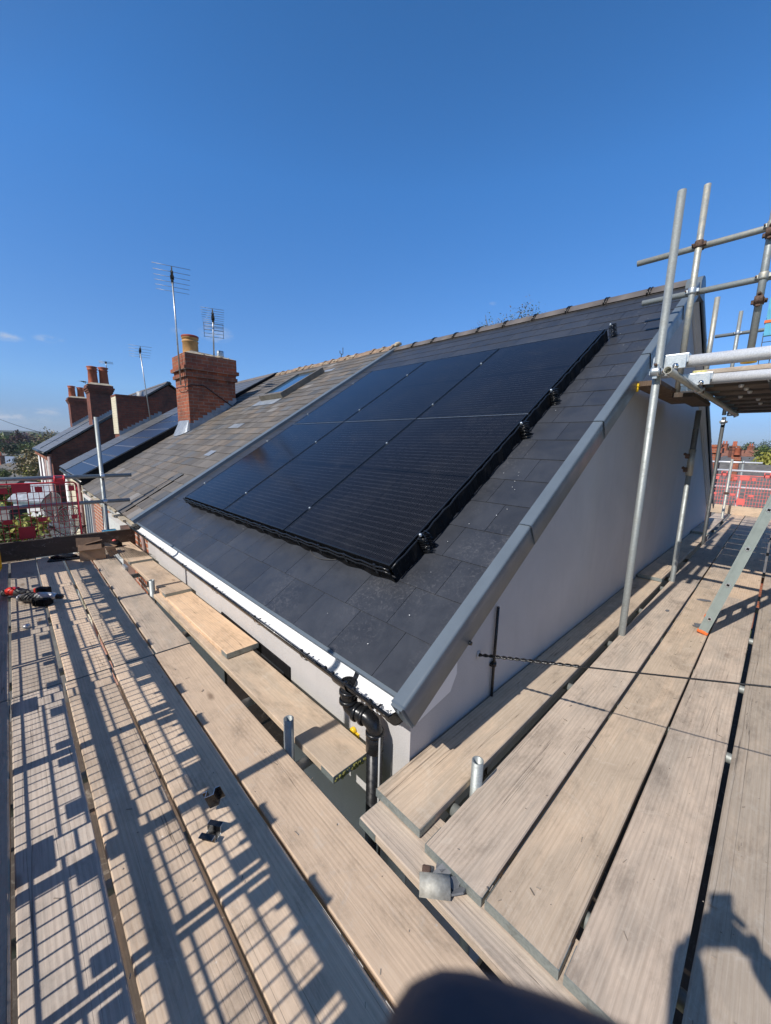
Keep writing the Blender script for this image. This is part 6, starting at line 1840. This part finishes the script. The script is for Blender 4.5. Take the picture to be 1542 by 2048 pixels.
for px, py, w, h, st in ((8, 673, 26, 8, .75), (97, 678, 22, 7, .6), (432, 668, 34, 17, .85), (352, 661, 11, 6, .5), (102, 823, 26, 8, .85), (66, 822, 18, 6, .6), (15, 833, 36, 7, .7), (60, 838, 60, 9, .45), (-30, 836, 60, 20, .6), (986, 607, 8, 4, .35)):
    d = (at(px, py, 1)-CAM).normalized(); rt = d.cross(Vector((0, 0, 1))).normalized(); up = rt.cross(d)
    k = FPX*1.15
    u = wm_('MULTIPLY', dot(rt), k/w); v_ = wm_('MULTIPLY', dot(up), k/h)
    r2 = wm_('ADD', wm_('MULTIPLY', u, u), wm_('MULTIPLY', v_, v_))
    fall = wm_('SUBTRACT', 1.0, r2, clamp=True)
    fwd = wm_('GREATER_THAN', dot(d), .5)
    e = wm_('MULTIPLY', wm_('MULTIPLY', fall, fwd), st)
    tot = e if tot is None else wm_('ADD', tot, e)
cn = wm_('MULTIPLY', wm_('SUBTRACT', nz.outputs['Fac'], .40), 3.4, clamp=True)
mask = wm_('MULTIPLY', tot, cn, clamp=True)
mx = N.new('ShaderNodeMix'); mx.data_type = 'RGBA'
hs = N.new('ShaderNodeHueSaturation'); hs.inputs['Saturation'].default_value = 1.0; hs.inputs['Value'].default_value = 1.0
Lk.new(sky.outputs[0], hs.inputs['Color'])
sz = N.new('ShaderNodeSeparateXYZ'); Lk.new(D_, sz.inputs[0])
tr = N.new('ShaderNodeValToRGB'); Lk.new(sz.outputs[2], tr.inputs[0])
TINT = [(0.0, (.46, .63, 1.12)), (.05, (.50, .68, 1.14)), (.11, (.68, .97, 1.40)), (.25, (.68, 1.09, 1.55)), (.5, (.60, 1.30, 1.9)), (.9, (.38, 1.02, 1.46))]
while len(tr.color_ramp.elements) < len(TINT): tr.color_ramp.elements.new(.5)
for e, (p_, c_) in zip(tr.color_ramp.elements, TINT): e.position = p_; e.color = (*[q_/2.0 for q_ in c_], 1)
tn = N.new('ShaderNodeMix'); tn.data_type = 'RGBA'; tn.blend_type = 'MULTIPLY'; tn.inputs[0].default_value = 1.0   # clean blue northern sky
sd_ = wm_('SMOOTHSTEP' if False else 'MULTIPLY_ADD', dot(SUN_TO), 1/.55, -.30/.55, True)   # the sky round the sun is paler
tb = N.new('ShaderNodeMix'); tb.data_type = 'RGBA'; Lk.new(sd_, tb.inputs[0]); Lk.new(tr.outputs[0], tb.inputs[6]); tb.inputs[7].default_value = (.46, .43, .40, 1)
Lk.new(hs.outputs[0], tn.inputs[6]); Lk.new(tb.outputs[2], tn.inputs[7])
Lk.new(mask, mx.inputs[0]); Lk.new(tn.outputs[2], mx.inputs[6]); mx.inputs[7].default_value = (2.6, 3.0, 3.7, 1)
Lk.new(mx.outputs[2], bg_.inputs['Color']); bg_.inputs['Strength'].default_value = .10*2

cd = bpy.data.cameras.new('camera'); cam = bpy.data.objects.new('camera', cd); COL.objects.link(cam)
R = Matrix((CR, -CD, -CF)).transposed()
cam.matrix_world = Matrix.Translation(CAM) @ R.to_4x4()
cd.sensor_fit = 'HORIZONTAL'; cd.sensor_width = 36.0; cd.lens = FPX/1542*36.0
cd.clip_start = .004; cd.clip_end = 30000
cd.dof.use_dof = True; cd.dof.focus_distance = 5.0; cd.dof.aperture_fstop = 17.5
scene.camera = cam
vs = scene.view_settings
vs.view_transform = 'Standard'; vs.look = 'None'; vs.exposure = 0.0; vs.gamma = 1.0; vs.use_curve_mapping = False
scene.render.engine = 'CYCLES'
scene.cycles.max_bounces = 6; scene.cycles.diffuse_bounces = 3; scene.cycles.glossy_bounces = 3; scene.cycles.transmission_bounces = 2
scene.cycles.use_denoising = True
